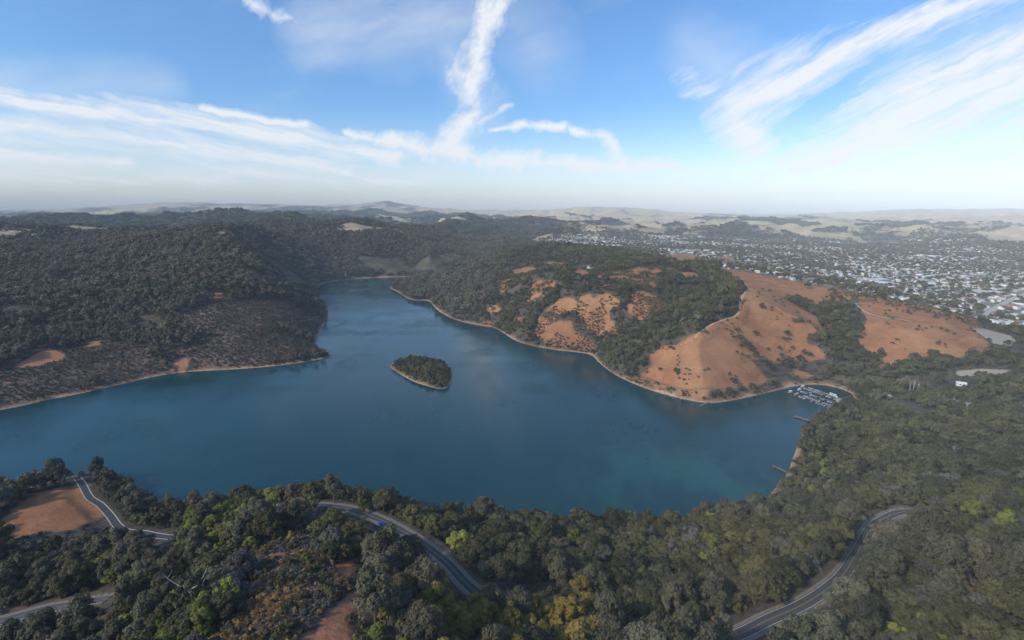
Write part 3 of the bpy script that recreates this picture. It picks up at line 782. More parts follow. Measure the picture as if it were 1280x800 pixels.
kind('conifer_tree', L_PINE, 1, 3.4, 5.5, 11.0, 46, 70, .32, .95, 'cone', .5, seed=550)
# simpler ones for the masses
HID = bpy.data.collections.new('growth_forms')
def form(name, mat, rx, rz, h, lobes, cards, size, lobe_r, seed, shape='round', trunk=True):
    V, T = crown_arrays(seed, rx, rz, h - rz * .72, lobes, cards, size, lobe_r, shape)
    ex = None
    if trunk:
        g = np.array([[math.cos(a) * .22, math.sin(a) * .22, z] for z in (-2, h * .6) for a in (0, 2.1, 4.2)])
        ex = (g, [(0, 1, 4, 3), (1, 2, 5, 4), (2, 0, 3, 5)])
    return card_mesh(name, V, T, mat, ex)
def forms(coll_name, specs):
    c = bpy.data.collections.new(coll_name)
    for k, m in enumerate(specs):
        o = bpy.data.objects.new('%s_%02d' % (coll_name, k), m); c.objects.link(o)
    return c
F_MID = forms('mid_form', [form('oak_mid', L_OAK, 4.8, 3.6, 7.6, 20, 30, .62, 1.6, 600 + k) for k in range(4)] +
              [form('euc_mid', L_EUCF, 4.6, 5.4, 12.5, 22, 30, .62, 1.5, 620 + k, 'tall') for k in range(4)] +
              [form('grey_mid', L_GREY, 4.2, 3.0, 6.2, 18, 28, .58, 1.5, 640 + k) for k in range(2)] +
              [form('yel_mid', L_YEL, 3.6, 3.4, 7.2, 18, 28, .55, 1.3, 650 + k) for k in range(2)])
F_FAR = forms('far_form', [form('oak_far', L_OAK, 7.2, 4.2, 8.6, 17, 12, 1.35, 2.4, 700 + k) for k in range(3)] +
              [form('euc_far', L_EUCF, 6.2, 7.0, 15.0, 18, 12, 1.35, 2.2, 720 + k, 'tall') for k in range(3)])
F_DIST = forms('distant_form', [form('oak_dist', L_OAK, 20, 6.5, 10, 22, 7, 4.2, 5.5, 740 + k, trunk=False) for k in range(3)])
F_SHRUB = forms('shrub_form', [form('scrub_s', L_SCRUB, 1.4, .9, 1.5, 9, 13, .34, .6, 760 + k, trunk=False) for k in range(3)] +
                [form('grey_s', L_GREY, 1.5, 1.0, 1.7, 9, 13, .34, .6, 770 + k, trunk=False) for k in range(2)] +
                [form('rust_s', L_RUST, 1.2, .9, 1.5, 9, 13, .28, .55, 780 + k, trunk=False) for k in range(2)] +
                [form('green_s', L_OAK, 1.7, 1.2, 2.1, 10, 13, .38, .7, 790 + k, trunk=False) for k in range(2)])

def scatter(name, xyz, scale, rot, idx, coll, label, cat=None):
    m = bpy.data.meshes.new(name); n = len(xyz)
    m.vertices.add(n); m.vertices.foreach_set('co', np.asarray(xyz, np.float32).ravel())
    for an, tp, arr in (('psize', 'FLOAT_VECTOR', scale), ('pturn', 'FLOAT', rot), ('pform', 'INT', idx)):
        a = m.attributes.new(an, tp, 'POINT')
        if tp == 'FLOAT_VECTOR': a.data.foreach_set('vector', np.asarray(arr, np.float32).ravel())
        elif tp == 'INT': a.data.foreach_set('value', np.asarray(arr, np.int32))
        else: a.data.foreach_set('value', np.asarray(arr, np.float32))
    o = bpy.data.objects.new(name, m); COL.objects.link(o)
    ng = bpy.data.node_groups.new(name + '_grow', 'GeometryNodeTree')
    ng.interface.new_socket('Geometry', in_out='INPUT', socket_type='NodeSocketGeometry')
    ng.interface.new_socket('Geometry', in_out='OUTPUT', socket_type='NodeSocketGeometry')
    N = ng.nodes; L = ng.links
    gi = N.new('NodeGroupInput'); go = N.new('NodeGroupOutput')
    iop = N.new('GeometryNodeInstanceOnPoints'); ci = N.new('GeometryNodeCollectionInfo')
    ci.inputs['Collection'].default_value = coll; ci.inputs['Separate Children'].default_value = True; ci.inputs['Reset Children'].default_value = True
    def na(an, dt):
        a = N.new('GeometryNodeInputNamedAttribute'); a.data_type = dt; a.inputs['Name'].default_value = an; return a.outputs[0]
    cx = N.new('ShaderNodeCombineXYZ'); L.new(na('pturn', 'FLOAT'), cx.inputs[2])
    er = N.new('FunctionNodeEulerToRotation'); L.new(cx.outputs[0], er.inputs[0])
    iop.inputs['Pick Instance'].default_value = True
    L.new(gi.outputs[0], iop.inputs['Points']); L.new(ci.outputs[0], iop.inputs['Instance']); L.new(na('pform', 'INT'), iop.inputs['Instance Index'])
    L.new(er.outputs[0], iop.inputs['Rotation']); L.new(na('psize', 'FLOAT_VECTOR'), iop.inputs['Scale'])
    L.new(iop.outputs[0], go.inputs[0])
    md = o.modifiers.new('grow', 'NODES'); md.node_group = ng
    tag(o, label, cat, kind='stuff'); return o

def project(x, y, z):
    dy, dz = y, z - CAM_H
    depth = dy * CP - dz * SP; up = dy * SP + dz * CP
    return 640 + F_PX * x / depth, 400 - F_PX * up / depth, depth
def visible(x, y, z, top):
    """rough: is the tree's top in frame and not behind the ground?"""
    u, v, dp = project(x, y, z + top)
    ok = (u > -40) & (u < 1320) & (v > 150) & (v < 815) & (dp > 20)
    for f in np.linspace(.3, .97, 22):
        ok &= (CAM_H + (z + top - CAM_H) * f) > height(x * f, y * f) - .5
    return ok, u, v, dp

def jitter_grid(x0, x1, y0, y1, cell, seed):
    g = np.random.default_rng(seed)
    nx, ny = int((x1 - x0) / cell), int((y1 - y0) / cell)
    X, Y = np.meshgrid(np.arange(nx), np.arange(ny)); 
    X = x0 + (X + .5 + (Y % 2) * .5 + g.uniform(-.42, .42, X.shape)) * cell; Y = y0 + (Y + .5 + g.uniform(-.42, .42, Y.shape)) * cell
    return X.ravel(), Y.ravel()
def place_info(x, y):
    la = -np.minimum(poly_sd(x, y, LAKE, 400), -poly_sd(x, y, ISLE, 400))
    la = np.where(la > 9e3, 1e3, la)
    return la
FOVLIM = R(54)
def open_amount(x, y):
    e = (fbm(x / 28, y / 28, 3, 5)) * 9
    o = np.maximum(cover_sd('grass', x, y) + e * .5, cover_sd('dirt', x, y) + 2)
    o = np.maximum(o, cover_sd('gravel', x, y) + 1); o = np.maximum(o, cover_sd('lawn', x, y) + 3)
    return o, cover_sd('scrub', x, y) + e, cover_sd('olive', x, y) + e * 2

def hides_open(x, y, z, where_):
    out = np.zeros(len(x), bool); nr = np.nonzero(where_)[0]; d = np.hypot(x, y); lot = rng.random(len(x))
    for hc, lat in ((2.0, 0), (5.0, -3), (5.0, 3), (8.5, -3), (8.5, 3), (12.5, -2), (12.5, 2)):
        X, Y, Z = x[nr] + lat * y[nr] / d[nr], y[nr] - lat * x[nr] / d[nr], z[nr]; k_ = np.ones(len(nr))
        if hc > 9: far_ok = d[nr] < 560
        else: far_ok = np.ones(len(nr), bool)
        for _ in range(6): k_ = np.clip((CAM_H - height(X * k_, Y * k_)) / (CAM_H - Z - hc), 1, 1.25)
        X, Y = X * k_, Y * k_; o_, s_c, _o = open_amount(X, Y); uu, vv, dd = project(X, Y, height(X, Y))
        rcl = road_clear(X, Y, -1.5)
        openroad = ((uu > 398) & (uu < 588)) | ((uu > 955) & (uu < 1145)) | (uu < 235) | ((uu > 1085) & (uu < 1200) & (vv < 530))
        bad = ((o_ > .5) & ((d[nr] < 560) | (lot[nr] < .8))) | ((s_c > 3) & (lot[nr] < .85) & (Y < 400)) | ((rcl < 0) & (Y < 640) & (openroad | ((lot[nr] < .35) & ~((uu > 588) & (uu < 740)))))
        out[nr] |= bad & far_ok
    return out
TREES = []      # (x, y, z, kind, scale) that become things of their own
# ---- near and middle woods: r < 1100
x, y = jitter_grid(-900, 1000, 90, 1100, 6.0, 21)
d = np.hypot(x, y); a = np.arctan2(x, y)
s = (d < 1080) & (np.abs(a) < FOVLIM); x, y, d, a = x[s], y[s], d[s], a[s]
la = place_info(x, y); op, sc, ol = open_amount(x, y); rc = road_clear(x, y, 3.2); tw = town_mask(x, y)
isl = poly_sd(x, y, ISLE, 60) > 0
dens_n = fbm(x / 60, y / 60, 3, 15)
keep = (la > np.where((x > 150) & (y < 560), 1.0, 3.0)) & (op < -2) & (rc > 0) & (sc < 0) & (rng.random(len(x)) < np.where((d > 400) & (x > 80), .52, .66)) & (tw < .3) & (dens_n > np.where(y > 480, -.42, -.62))
keep &= (ridge_band(x, y) < 0) | (rng.random(len(x)) < .10)
keep |= isl & (la > 3) & (fbm(x / 20, y / 20, 2, 5) > -.75)
x, y, d, a, isl, la = x[keep], y[keep], d[keep], a[keep], isl[keep], la[keep]
z = height(x, y)
# a tree must not stand where it would hide the clearings and road stretches that lie open to this side
clearp = hides_open(x, y, z, (d < 560) | (x > -60))
k = ~clearp
x, y, d, a, isl, la, z = x[k], y[k], d[k], a[k], isl[k], la[k], z[k]
near = (d < 470) & (y < 430)
stand = fbm(x / 90, y / 90, 3, 25) * .9 + fbm(x / 25, y / 25, 2, 26) * .5
u, v, dp = project(x, y, z)
q = rng.random(len(x))
kd = np.where(stand + (q - .5) * .7 > .22, 'eucalyptus_tree', 'oak_tree')
kd = np.where((q > .90) & near, 'grey_tree', kd)
kd = np.where((stand < -.35) & near & (q > .55), 'grey_tree', kd)
left = x < -60
kd = np.where(left & (y > 480) & ~isl & (q < .72), 'eucalyptus_tree', kd)
kd = np.where(isl, 'oak_tree', kd)
kd = np.where((~left) & (y > 480) & (u > 480) & (q < .92), 'oak_tree', kd)
# greener yellow stands
ys = ((u > 225) & (u < 315) & (v > 605) & (v < 680) & (q < .60)) | ((u > 1000) & (u < 1060) & (v > 560) & (v < 640) & (q < .22)) | ((u > 1110) & (u < 1160) & (v > 515) & (v < 560) & (q < .25)) | (near & (q > .965)) | ((u > 90) & (u < 330) & (v > 690) & (v < 840) & (q < .26)) | ((u > 430) & (u < 540) & (v > 690) & (q < .16))
kd = np.where(ys, 'yellow_green_tree', kd)
gs = ((u > 530) & (u < 750) & (v > 738) & (q < .66)) | ((u > 440) & (u < 560) & (v > 760) & (q < .22)) | ((u > 1150) & (u < 1240) & (v > 690) & (q < .14))
kd = np.where(gs, 'golden_tree', kd)
scl = rng.uniform(.6, 1.28, len(x)) * np.where(near, 1.2, np.where(x > 200, 1.2, 1.06)) * np.where(isl, .82, 1.0) * np.clip(.55 + la * .03, .55, 1.0)
scl *= 1 + .25 * fbm(x / 50, y / 50, 2, 27)
for k in range(len(x)): TREES.append([x[k], y[k], z[k], kd[k], scl[k]])
# trees singled out in the photograph, stood on the ground seen at their feet
def single(u, v, kd, sc):
    X, Y = cast(u, v); TREES.append([X, Y, float(height(X, Y)), kd, sc])
for u, v, k, sc in [(285, 758, 'yellow_green_tree', 1.25), (237, 797, 'yellow_green_tree', 1.0), (205, 770, 'eucalyptus_tree', 1.25), (455, 640, 'yellow_green_tree', .95), (418, 629, 'eucalyptus_tree', 1.45), (385, 622, 'yellow_green_tree', .8), (405, 660, 'yellow_green_tree', .55),
    (385, 706, 'yellow_green_tree', .7), (365, 680, 'golden_tree', .55), (430, 702, 'golden_tree', .85), (592, 770, 'golden_tree', 1.15), (612, 790, 'golden_tree', 1.1), (575, 796, 'golden_tree', 1.0), (640, 797, 'golden_tree', 1.15), (690, 790, 'golden_tree', 1.15), (712, 797, 'golden_tree', 1.05),
    (725, 712, 'yellow_green_tree', 1.0), (765, 722, 'yellow_green_tree', .9), (803, 725, 'yellow_green_tree', 1.0), (848, 768, 'golden_tree', 1.0), (870, 735, 'yellow_green_tree', .8), (1025, 658, 'yellow_green_tree', 1.1), (1008, 632, 'yellow_green_tree', 1.0), (1024, 640, 'yellow_green_tree', .9),
    (1205, 718, 'yellow_green_tree', 1.35), (1182, 745, 'golden_tree', .8), (1160, 790, 'yellow_green_tree', .9), (1140, 726, 'yellow_green_tree', .85), (1112, 746, 'golden_tree', .6), (985, 797, 'yellow_green_tree', .8), (1225, 780, 'golden_tree', .7), (1264, 675, 'golden_tree', .6),
    (1165, 495, 'yellow_green_tree', 1.0), (1177, 517, 'golden_tree', .85), (1206, 525, 'golden_tree', .8), (1272, 497, 'golden_tree', 1.4), (1101, 508, 'conifer_tree', 1.25), (760, 436, 'yellow_green_tree', .75), (844, 466, 'oak_tree', .75), (825, 463, 'oak_tree', .6), (814, 442, 'yellow_green_tree', .55),
    (917, 479, 'oak_tree', 1.0), (1000, 404, 'oak_tree', 1.0), (993, 404, 'oak_tree', .8), (983, 420, 'oak_tree', .95), (980, 426, 'oak_tree', .8), (940, 440, 'oak_tree', .9), (930, 432, 'oak_tree', 1.1), (925, 425, 'oak_tree', 1.0), (945, 447, 'oak_tree', .9), (936, 436, 'oak_tree', 1.1), (922, 415, 'oak_tree', .75), (944, 419, 'oak_tree', .9),
    (952, 386, 'oak_tree', .9), (974, 437, 'oak_tree', .6), (990, 437, 'oak_tree', .7), (1005, 443, 'oak_tree', .8), (1012, 446, 'oak_tree', .8), (960, 438, 'oak_tree', .55), (976, 445, 'oak_tree', .6), (962, 366, 'oak_tree', .7), (953, 363, 'oak_tree', .5),
    (790, 342, 'oak_tree', .7), (808, 348, 'oak_tree', .9), (812, 338, 'oak_tree', 1.0), (780, 350, 'oak_tree', .7), (110, 488, 'oak_tree', 1.1), (118, 480, 'oak_tree', 1.2), (50, 500, 'oak_tree', 1.0), (42, 503, 'oak_tree', .8), (205, 452, 'oak_tree', 1.3), (200, 444, 'oak_tree', 1.4), (215, 448, 'oak_tree', 1.4), (190, 446, 'oak_tree', 1.2), (208, 460, 'oak_tree', 1.1),
    (230, 442, 'eucalyptus_tree', 1.2), (404, 441, 'oak_tree', .8), (410, 443, 'oak_tree', .6), (1235, 428, 'oak_tree', .8), (1257, 434, 'oak_tree', .9), (1262, 430, 'oak_tree', .7), (880, 500, 'oak_tree', .5), (897, 494, 'oak_tree', .9), (912, 491, 'oak_tree', .9), (925, 488, 'oak_tree', .95), (940, 487, 'oak_tree', .9)]:
    single(u, v, k, sc)
TX = np.array([t[0] for t in TREES]); TY = np.array([t[1] for t in TREES]); TZ = np.array([t[2] for t in TREES]); TK = np.array([t[3] for t in TREES]); TSC = np.array([t[4] for t in TREES])
TTOP = np.where(TK == 'eucalyptus_tree', 12, 8) * TSC
vis, TU, TV, TD = visible(TX, TY, TZ, TTOP)
apparent = np.where(vis, TSC / TD, 0)
chosen = np.zeros(len(TX), bool)
LIMIT = {'oak_tree': 295, 'eucalyptus_tree': 280, 'yellow_green_tree': 110, 'golden_tree': 90, 'grey_tree': 150, 'conifer_tree': 3}
for k, lim in LIMIT.items():
    w = np.nonzero((TK == k) & vis)[0]
    w = w[np.argsort(-apparent[w])][:lim]; chosen[w] = True
KLAB = {'oak_tree': ('dark green round-crowned oak', 'oak trees'), 'eucalyptus_tree': ('tall grey-green eucalyptus', 'eucalyptus trees'), 'yellow_green_tree': ('bright yellow-green leafy tree', 'yellow-green trees'),
        'golden_tree': ('golden autumn-leaved tree', 'golden trees'), 'grey_tree': ('grey-brown bushy tree', 'grey bushy trees'), 'conifer_tree': ('near-black pointed conifer', 'conifers')}
rd_m = road_main[0]
def where(x, y, u, v):
    if poly_sd(np.array([x]), np.array([y]), ISLE, 60)[0] > -3: return 'on the small lake island'
    if y > 480 and x < 0 and u < 460: return 'above the straight bare shore across the lake'
    if y > 430 and u > 480 and u < 1045 and v < 505: return 'on the orange grassy hill across the lake'
    if u > 980 and v < 530: return 'near the marina cove and park road'
    if u < 235 and v < 700: return 'on the wooded point around the paved curving path'
    dmin = np.sqrt(((rd_m - np.array([x, y])) ** 2).sum(1).min())
    if dmin < 13: return 'right beside the two-lane road'
    if 235 <= u < 470 and y < 260: return 'around the rust-coloured brush slope'
    if u < 320: return 'on the dark slope behind the paved path'
    k = np.argmin(((rd_m - np.array([x, y])) ** 2).sum(1)); beyond = math.hypot(x, y) > math.hypot(*rd_m[k]) and u < 1200
    sea = -poly_sd(np.array([x]), np.array([y]), LAKE, 400)[0]
    if u > 960:
        if sea < 22: return 'at the water line between the marina and the jetty'
        return 'on the wooded slope between the road bend and the marina' if beyond else 'on the hillside uphill of the road bend'
    if sea < 20: return 'at the water line below the two-lane road'
    if dmin < 26 and beyond: return 'one row down from the two-lane road, towards the lake'
    k = np.argmin(((rd_m - np.array([x, y])) ** 2).sum(1))
    return 'between the two-lane road and the lake' if math.hypot(x, y) > math.hypot(*rd_m[k]) else 'uphill of the two-lane road'
LM = [(cast(u, v), r_, t) for u, v, r_, t in [(866, 774, 16, 'around the pale fallen logs'), (243, 775, 20, 'by the large eucalyptus with bare white limbs'), (374, 661, 13, 'by the short pale guard rail'), (468, 660, 15, 'by the blue car'), (410, 780, 18, 'by the bare dirt path'),
      (435, 712, 14, 'by the small bare dirt clearing'), (985, 592, 26, 'by the narrow jetty'), (1016, 530, 24, 'by the broad fishing pier'), (1101, 508, 20, 'by the pointed conifer'), (1199, 507, 28, 'by the long grey park building'), (1141, 492, 22, 'by the tall pale snags'),
      (1110, 648, 20, 'at the road bend above the marina slope'), (1055, 720, 22, 'by the straight stretch of road below the bend'), (960, 780, 20, 'by the wide gravel shoulder'), (418, 629, 16, 'where the road rounds the tall lakeside eucalyptus'), (560, 705, 18, 'on the inside of the long road curve'),
      (110, 620, 16, 'at the lake end of the paved curving path'), (150, 658, 16, 'at the inland end of the paved curving path'), (30, 770, 22, 'by the road at the foot of the dark slope'), (1200, 718, 18, 'around the large bright yellow-green tree'), (750, 660, 18, 'on the lake edge below the road'), (880, 648, 22, 'on the lake edge by the cove')]]
def landmark(x, y, wh):
    best = min(LM, key=lambda q: math.hypot(q[0][0] - x, q[0][1] - y) / q[1])
    return best[2] if math.hypot(best[0][0] - x, best[0][1] - y) < best[1] else wh
for i in np.nonzero(chosen)[0]:
    k = TK[i]; cm, tm = KINDS[k][int(rng.integers(len(KINDS[k])))]
    e = empty(k, (TX[i], TY[i], TZ[i]), rng.uniform(0, 6.28))
    s_ = TSC[i]; e.scale = (s_ * rng.uniform(.9, 1.12), s_ * rng.uniform(.9, 1.12), s_ * rng.uniform(.88, 1.15))
    wh = where(TX[i], TY[i], TU[i], TV[i])
    wh = landmark(TX[i], TY[i], wh); sz = 'small ' if s_ < .78 else ('large ' if s_ > 1.12 else '')
    tag(e, sz + KLAB[k][0] + ' ' + wh, 'tree', sz + KLAB[k][1] + ' ' + wh)
    for nm, me in (('crown', cm), ('trunk', tm)):
        o = bpy.data.objects.new(nm, me); COL.objects.link(o); o.parent = e
# all the others of these woods
rest = ~chosen & (vis | (rng.random(len(TX)) < .6))
FI = {'oak_tree': (0, 4), 'eucalyptus_tree': (4, 4), 'grey_tree': (8, 2), 'yellow_green_tree': (10, 2), 'golden_tree': (10, 2), 'conifer_tree': (0, 4)}
idx = np.array([FI[k][0] + int(rng.integers(FI[k][1])) for k in TK[rest]])
ns = rest.sum()
scv = TSC[rest][:, None] * rng.uniform(.88, 1.14, (ns, 3))
scatter('woodland', np.stack([TX[rest], TY[rest], TZ[rest]], 1), scv, rng.uniform(0, 6.28, ns), idx, F_MID, 'mass of dark oak and eucalyptus woodland covering the lake banks')

# ---- woods 1.08 - 2.6 km
x, y = jitter_grid(-2200, 2200, 600, 2650, 10.0, 22)
d = np.hypot(x, y); a = np.arctan2(x, y)
s = (d >= 1080) & (d < 2650) & (np.abs(a) < FOVLIM); x, y, d, a = x[s], y[s], d[s], a[s]
la = place_info(x, y); op, sc, ol = open_amount(x, y); tw = town_mask(x, y); z = height(x, y)
nn = fbm(x / 160, y / 160, 4, 35); tn = far_tan(x, y) * sstep(1800, 2500, d)
prob = np.where(x < 0, .92, np.where(x < 500, .62, .8)) * (nn > np.where(x < 0, -.48, -.3)) * (1 - sstep(.46, .58, tn + nn * .15))
prob = np.where((ol > 0) | (cover_sd('straw', x, y) > 0), (nn > -.12) * .75, prob)
k = (la > 4) & (op < 0) & (sc < 0) & (tw < .25) & (ridge_band(x, y) < 0) & (rng.random(len(x)) < prob) & (road_clear(x, y, 2) > 0)
x, y, z, d, nn = x[k], y[k], z[k], d[k], nn[k]
k = ~hides_open(x, y, z, (x > -60) & (d < 2000)); x, y, z, d, nn = x[k], y[k], z[k], d[k], nn[k]
vis2, u2, v2, dp2 = visible(x, y, z, 12)
k = vis2 | (rng.random(len(x)) < .3); x, y, z, d, nn = x[k], y[k], z[k], d[k], nn[k]
lf = (x < -40) & (fbm(x / 220, y / 220, 3, 45) + rng.normal(0, .2, len(x)) > -.35)
idx = np.where(lf, 3, 0) + rng.integers(0, 3, len(x))
scv = (rng.uniform(.62, 1.3, len(x)) * (1 + .45 * nn))[:, None] * rng.uniform(.88, 1.14, (len(x), 3))
scatter('hill_forest', np.stack([x, y, z], 1), scv, rng.uniform(0, 6.28, len(x)), idx, F_FAR, 'far forest covering the hills beyond the lake')
# ---- beyond 2.6 km: canopy masses
x, y = jitter_grid(-6500, 7000, 1400, 8600, 34.0, 23)
d = np.hypot(x, y); a = np.arctan2(x, y)
s = (d >= 2600) & (d < 8500) & (np.abs(a) < FOVLIM); x, y, d, a = x[s], y[s], d[s], a[s]
z = height(x, y); tn = far_tan(x, y); tw = town_mask(x, y); nn = fbm(x / 300, y / 300, 3, 36)
k = (rng.random(len(x)) < 1 - sstep(.42, .54, tn + nn * .10)) & (tw < .3) & ((cover_sd('straw', x, y) < 0) | (nn > .25))
x, y, z = x[k], y[k], z[k]
vis2, u2, v2, dp2 = visible(x, y, z, 12); x, y, z = x[vis2], y[vis2], z[vis2]
scv = rng.uniform(.75, 1.35, len(x))[:, None] * rng.uniform(.85, 1.2, (len(x), 3))
scatter('distant_woods', np.stack([x, y, z - 1.5], 1), scv, rng.uniform(0, 6.28, len(x)), rng.integers(0, 3, len(x)), F_DIST, 'distant blue-dark woods on the ridges')

# ---- brush: scrub slopes, edges of the woods, a few on the grass
def brush(name, x, y, keep, form_pick, smin, smax, label):
    x, y = x[keep], y[keep]; z = height(x, y)
    vis2, u2, v2, dp2 = visible(x, y, z, 2); x, y, z = x[vis2], y[vis2], z[vis2]
    n = len(x)
    scv = rng.uniform(smin, smax, n)[:, None] * rng.uniform(.85, 1.2, (n, 3))
    scatter(name, np.stack([x, y, z], 1), scv, rng.uniform(0, 6.28, n), form_pick(x, y, n), F_SHRUB, label)
x, y = jitter_grid(-800, 100, 520, 1250, 3.3, 24)
la = place_info(x, y); sc = cover_sd('scrub', x, y); di = cover_sd('dirt', x, y); nn = fbm(x / 30, y / 30, 3, 37)
brush('shore_scrub', x, y, (sc > -4) & (la > 7) & (di < -1) & (rng.random(len(x)) < .88 + .5 * nn) & (road_clear(x, y, 1) > 0), lambda x, y, n: rng.choice([0, 1, 2, 3, 4, 7], n), .6, 1.3, 'low brown scrub on the slope above the bare shore')
x, y = jitter_grid(-260, 40, 90, 330, 1.75, 25)
sc = cover_sd('scrub', x, y); di = cover_sd('dirt', x, y); nn = fbm(x / 14, y / 14, 3, 38)
def pick_near(x, y, n):
    r = fbm(x / 16, y / 16, 3, 39) + .35 * rng.normal(size=n)
    return np.where(r > .02, 5 + rng.integers(0, 2, n), np.where(r < -.2, 3 + rng.integers(0, 2, n), rng.choice([0, 1, 2, 7, 8], n)))
brush('hillside_brush', x, y, (sc > -3) & (di < -.5) & (rng.random(len(x)) < .72 + .6 * nn), pick_near, .45, 1.05, 'grey and rust-coloured brush beside the dirt path')
x, y = jitter_grid(-120, 420, 620, 1350, 3.8, 28)
la = place_info(x, y); gr = cover_sd('grass', x, y); nn = fbm(x / 24, y / 24, 3, 42)
brush('hill_bushes', x, y, (gr > -6) & (poly_sd(x, y, COVER['grass'][0], 60) < -8) & (la > 4) & (nn + .35 * (rng.random(len(x)) - .5) > .02) & (road_clear(x, y, 1) > 0), lambda x, y, n: rng.choice([0, 7, 7, 8, 8, 2], n), .6, 1.5, 'dark green bushes dotted over the orange clearings of the wooded hill')
x, y = jitter_grid(-700, 800, 300, 1150, 3.6, 29)
la = place_info(x, y); nn = fbm(x / 26, y / 26, 3, 43); a = np.arctan2(x, y)
brush('shore_bushes', x, y, (la > 1.6) & (la < 9) & (np.abs(a) < FOVLIM) & (nn > np.where(x < -80, .28, .02)) & (rng.random(len(x)) < .75), lambda x, y, n: rng.choice([0, 3, 7, 7, 8, 8], n), .6, 1.45, 'bushes leaning over the waterline around the lake')
x, y = jitter_grid(150, 900, 560, 1150, 4.4, 30)
gr = np.maximum(poly_sd(x, y, COVER['grass'][0], 60), poly_sd(x, y, COVER['grass'][1], 60)); nn = fbm(x / 40, y / 40, 4, 44)
brush('grass_tufts', x, y, (gr > 2) & (nn > .08) & (rng.random(len(x)) < .4) & (road_clear(x, y, .5) > 0), lambda x, y, n: rng.choice([0, 1, 2, 5, 6], n), .22, .55, 'small dry tufts and weeds on the orange grass hill')
x, y = jitter_grid(-420, 900, 110, 900, 5.0, 26)
d = np.hypot(x, y); a = np.arctan2(x, y)
la = place_info(x, y); op, sc, ol = open_amount(x, y); nn = fbm(x / 22, y / 22, 3, 40); gr = cover_sd('grass', x, y)
k = (np.abs(a) < FOVLIM) & (la > 6) & (road_clear(x, y, 1.5) > 0) & (cover_sd('dirt', x, y) < -1) & (cover_sd('gravel', x, y) < -1) & (town_mask(x, y) < .2)
k &= np.where(gr > 0, (nn > .34) & (rng.random(len(x)) < .5), rng.random(len(x)) < .5)
brush('understorey', x, y, k, lambda x, y, n: rng.choice([0, 3, 4, 7, 7, 8, 8], n), .7, 1.5, 'low bushes between the trees and along the grass')

# ------------------------------------------------------------------ town
M_WALLS = [plain('house_wall_%s' % c, v, .85, .15, .4) for c, v in (('white', (.64, .62, .58)), ('cream', (.54, .48, .39)), ('grey', (.33, .33, .33)), ('tan', (.36, .28, .21)))]
M_ROOFS = [plain('house_roof_%s' % c, v, .85, .2, .4) for c, v in (('pale', (.46, .44, .41)), ('grey', (.20, .197, .19)), ('brown', (.17, .125, .095)), ('red', (.25, .135, .095)), ('white', (.62, .61, .58)))]
M_GLASS = plain('window_glass', (.03, .04, .05), .2, .1, .5, .5)
def house_arrays(w, l, h, rise, hip=.0):
    a, b = w / 2, l / 2
    wall = ([(-a, -b, -1.5), (a, -b, -1.5), (a, b, -1.5), (-a, b, -1.5), (-a, -b, h), (a, -b, h), (a, b, h), (-a, b, h), (0, -b, h + rise * .98), (0, b, h + rise * .98)],
            [(0, 1, 5, 4), (1, 2, 6, 5), (2, 3, 7, 6), (3, 0, 4, 7), (4, 5, 8), (6, 7, 9)])
    e = .5; t = .18; ra, rb = a + e, b + e; lo = h - rise * e / a
    rf = ([(-ra, -rb, lo + .03), (0, -rb + hip, h + rise + .03), (0, rb - hip, h + rise + .03), (-ra, rb, lo + .03), (ra, -rb, lo + .03), (ra, rb, lo + .03),
           (-ra, -rb, lo + t), (0, -rb + hip, h + rise + t), (0, rb - hip, h + rise + t), (-ra, rb, lo + t), (ra, -rb, lo + t), (ra, rb, lo + t)],
          [(6, 7, 8, 9), (7, 10, 11, 8), (0, 3, 2, 1), (1, 2, 5, 4), (0, 6, 9, 3), (4, 5, 11, 10), (0, 1, 7, 6), (1, 4, 10, 7), (3, 9, 8, 2), (2, 8, 11, 5)])
    return wall, rf
def flat_arrays(w, l, h):
    a, b = w / 2, l / 2
    wall = ([(sx * a, sy * b, zz) for zz in (-1.5, h) for sx, sy in ((-1, -1), (1, -1), (1, 1), (-1, 1))], [(0, 1, 5, 4), (1, 2, 6, 5), (2, 3, 7, 6), (3, 0, 4, 7)])
    A, B = a + .3, b + .3
    rf = ([(sx * A, sy * B, zz) for zz in (h, h + .5) for sx, sy in ((-1, -1), (1, -1), (1, 1), (-1, 1))], [(3, 2, 1, 0), (4, 5, 6, 7), (0, 1, 5, 4), (1, 2, 6, 5), (2, 3, 7, 6), (3, 0, 4, 7)])
    return wall, rf
def window_arrays(w, l, h):
    out = []
    for sx in (-1, 1):
        for yy in (-l * .28, l * .12):
            x0 = sx * (w / 2 + .03); v = [(x0, yy - .8, 1.0), (x0, yy + .8, 1.0), (x0, yy + .8, 2.2), (x0, yy - .8, 2.2)]
            out.append(v if sx > 0 else v[::-1])
    for sy in (-1, 1):
        y0 = sy * (l / 2 + .03); v = [(-.9, y0, 1.0), (.9, y0, 1.0), (.9, y0, 2.2), (-.9, y0, 2.2)]
        out.append(v if sy < 0 else v[::-1])
    V = [p for q in out for p in q]; return V, [tuple(range(4 * i, 4 * i + 4)) for i in range(len(out))]
HOUSES = []
hspec = [(9, 14, 3.2, 2.0, 0, 0, 0), (9, 15, 3.2, 1.8, 0, 1, 1), (10, 13, 3.4, 2.2, 2, 0, 2), (9, 16, 3.2, 1.8, 0, 3, 2), (10, 15, 5.6, 2.0, 0, 0, 3), (8, 13, 3.2, 1.8, 2, 1, 0), (10, 16, 3.3, 1.9, 0, 2, 4), (9, 14, 5.6, 1.9, 0, 1, 1)]
HDESC = ['white house with pale roof', 'cream house with grey roof', 'white house with brown hipped roof', 'tan house with brown roof', 'two-storey white house with red roof', 'cream house with pale hipped roof', 'grey house with white roof', 'two-storey cream house with grey roof']
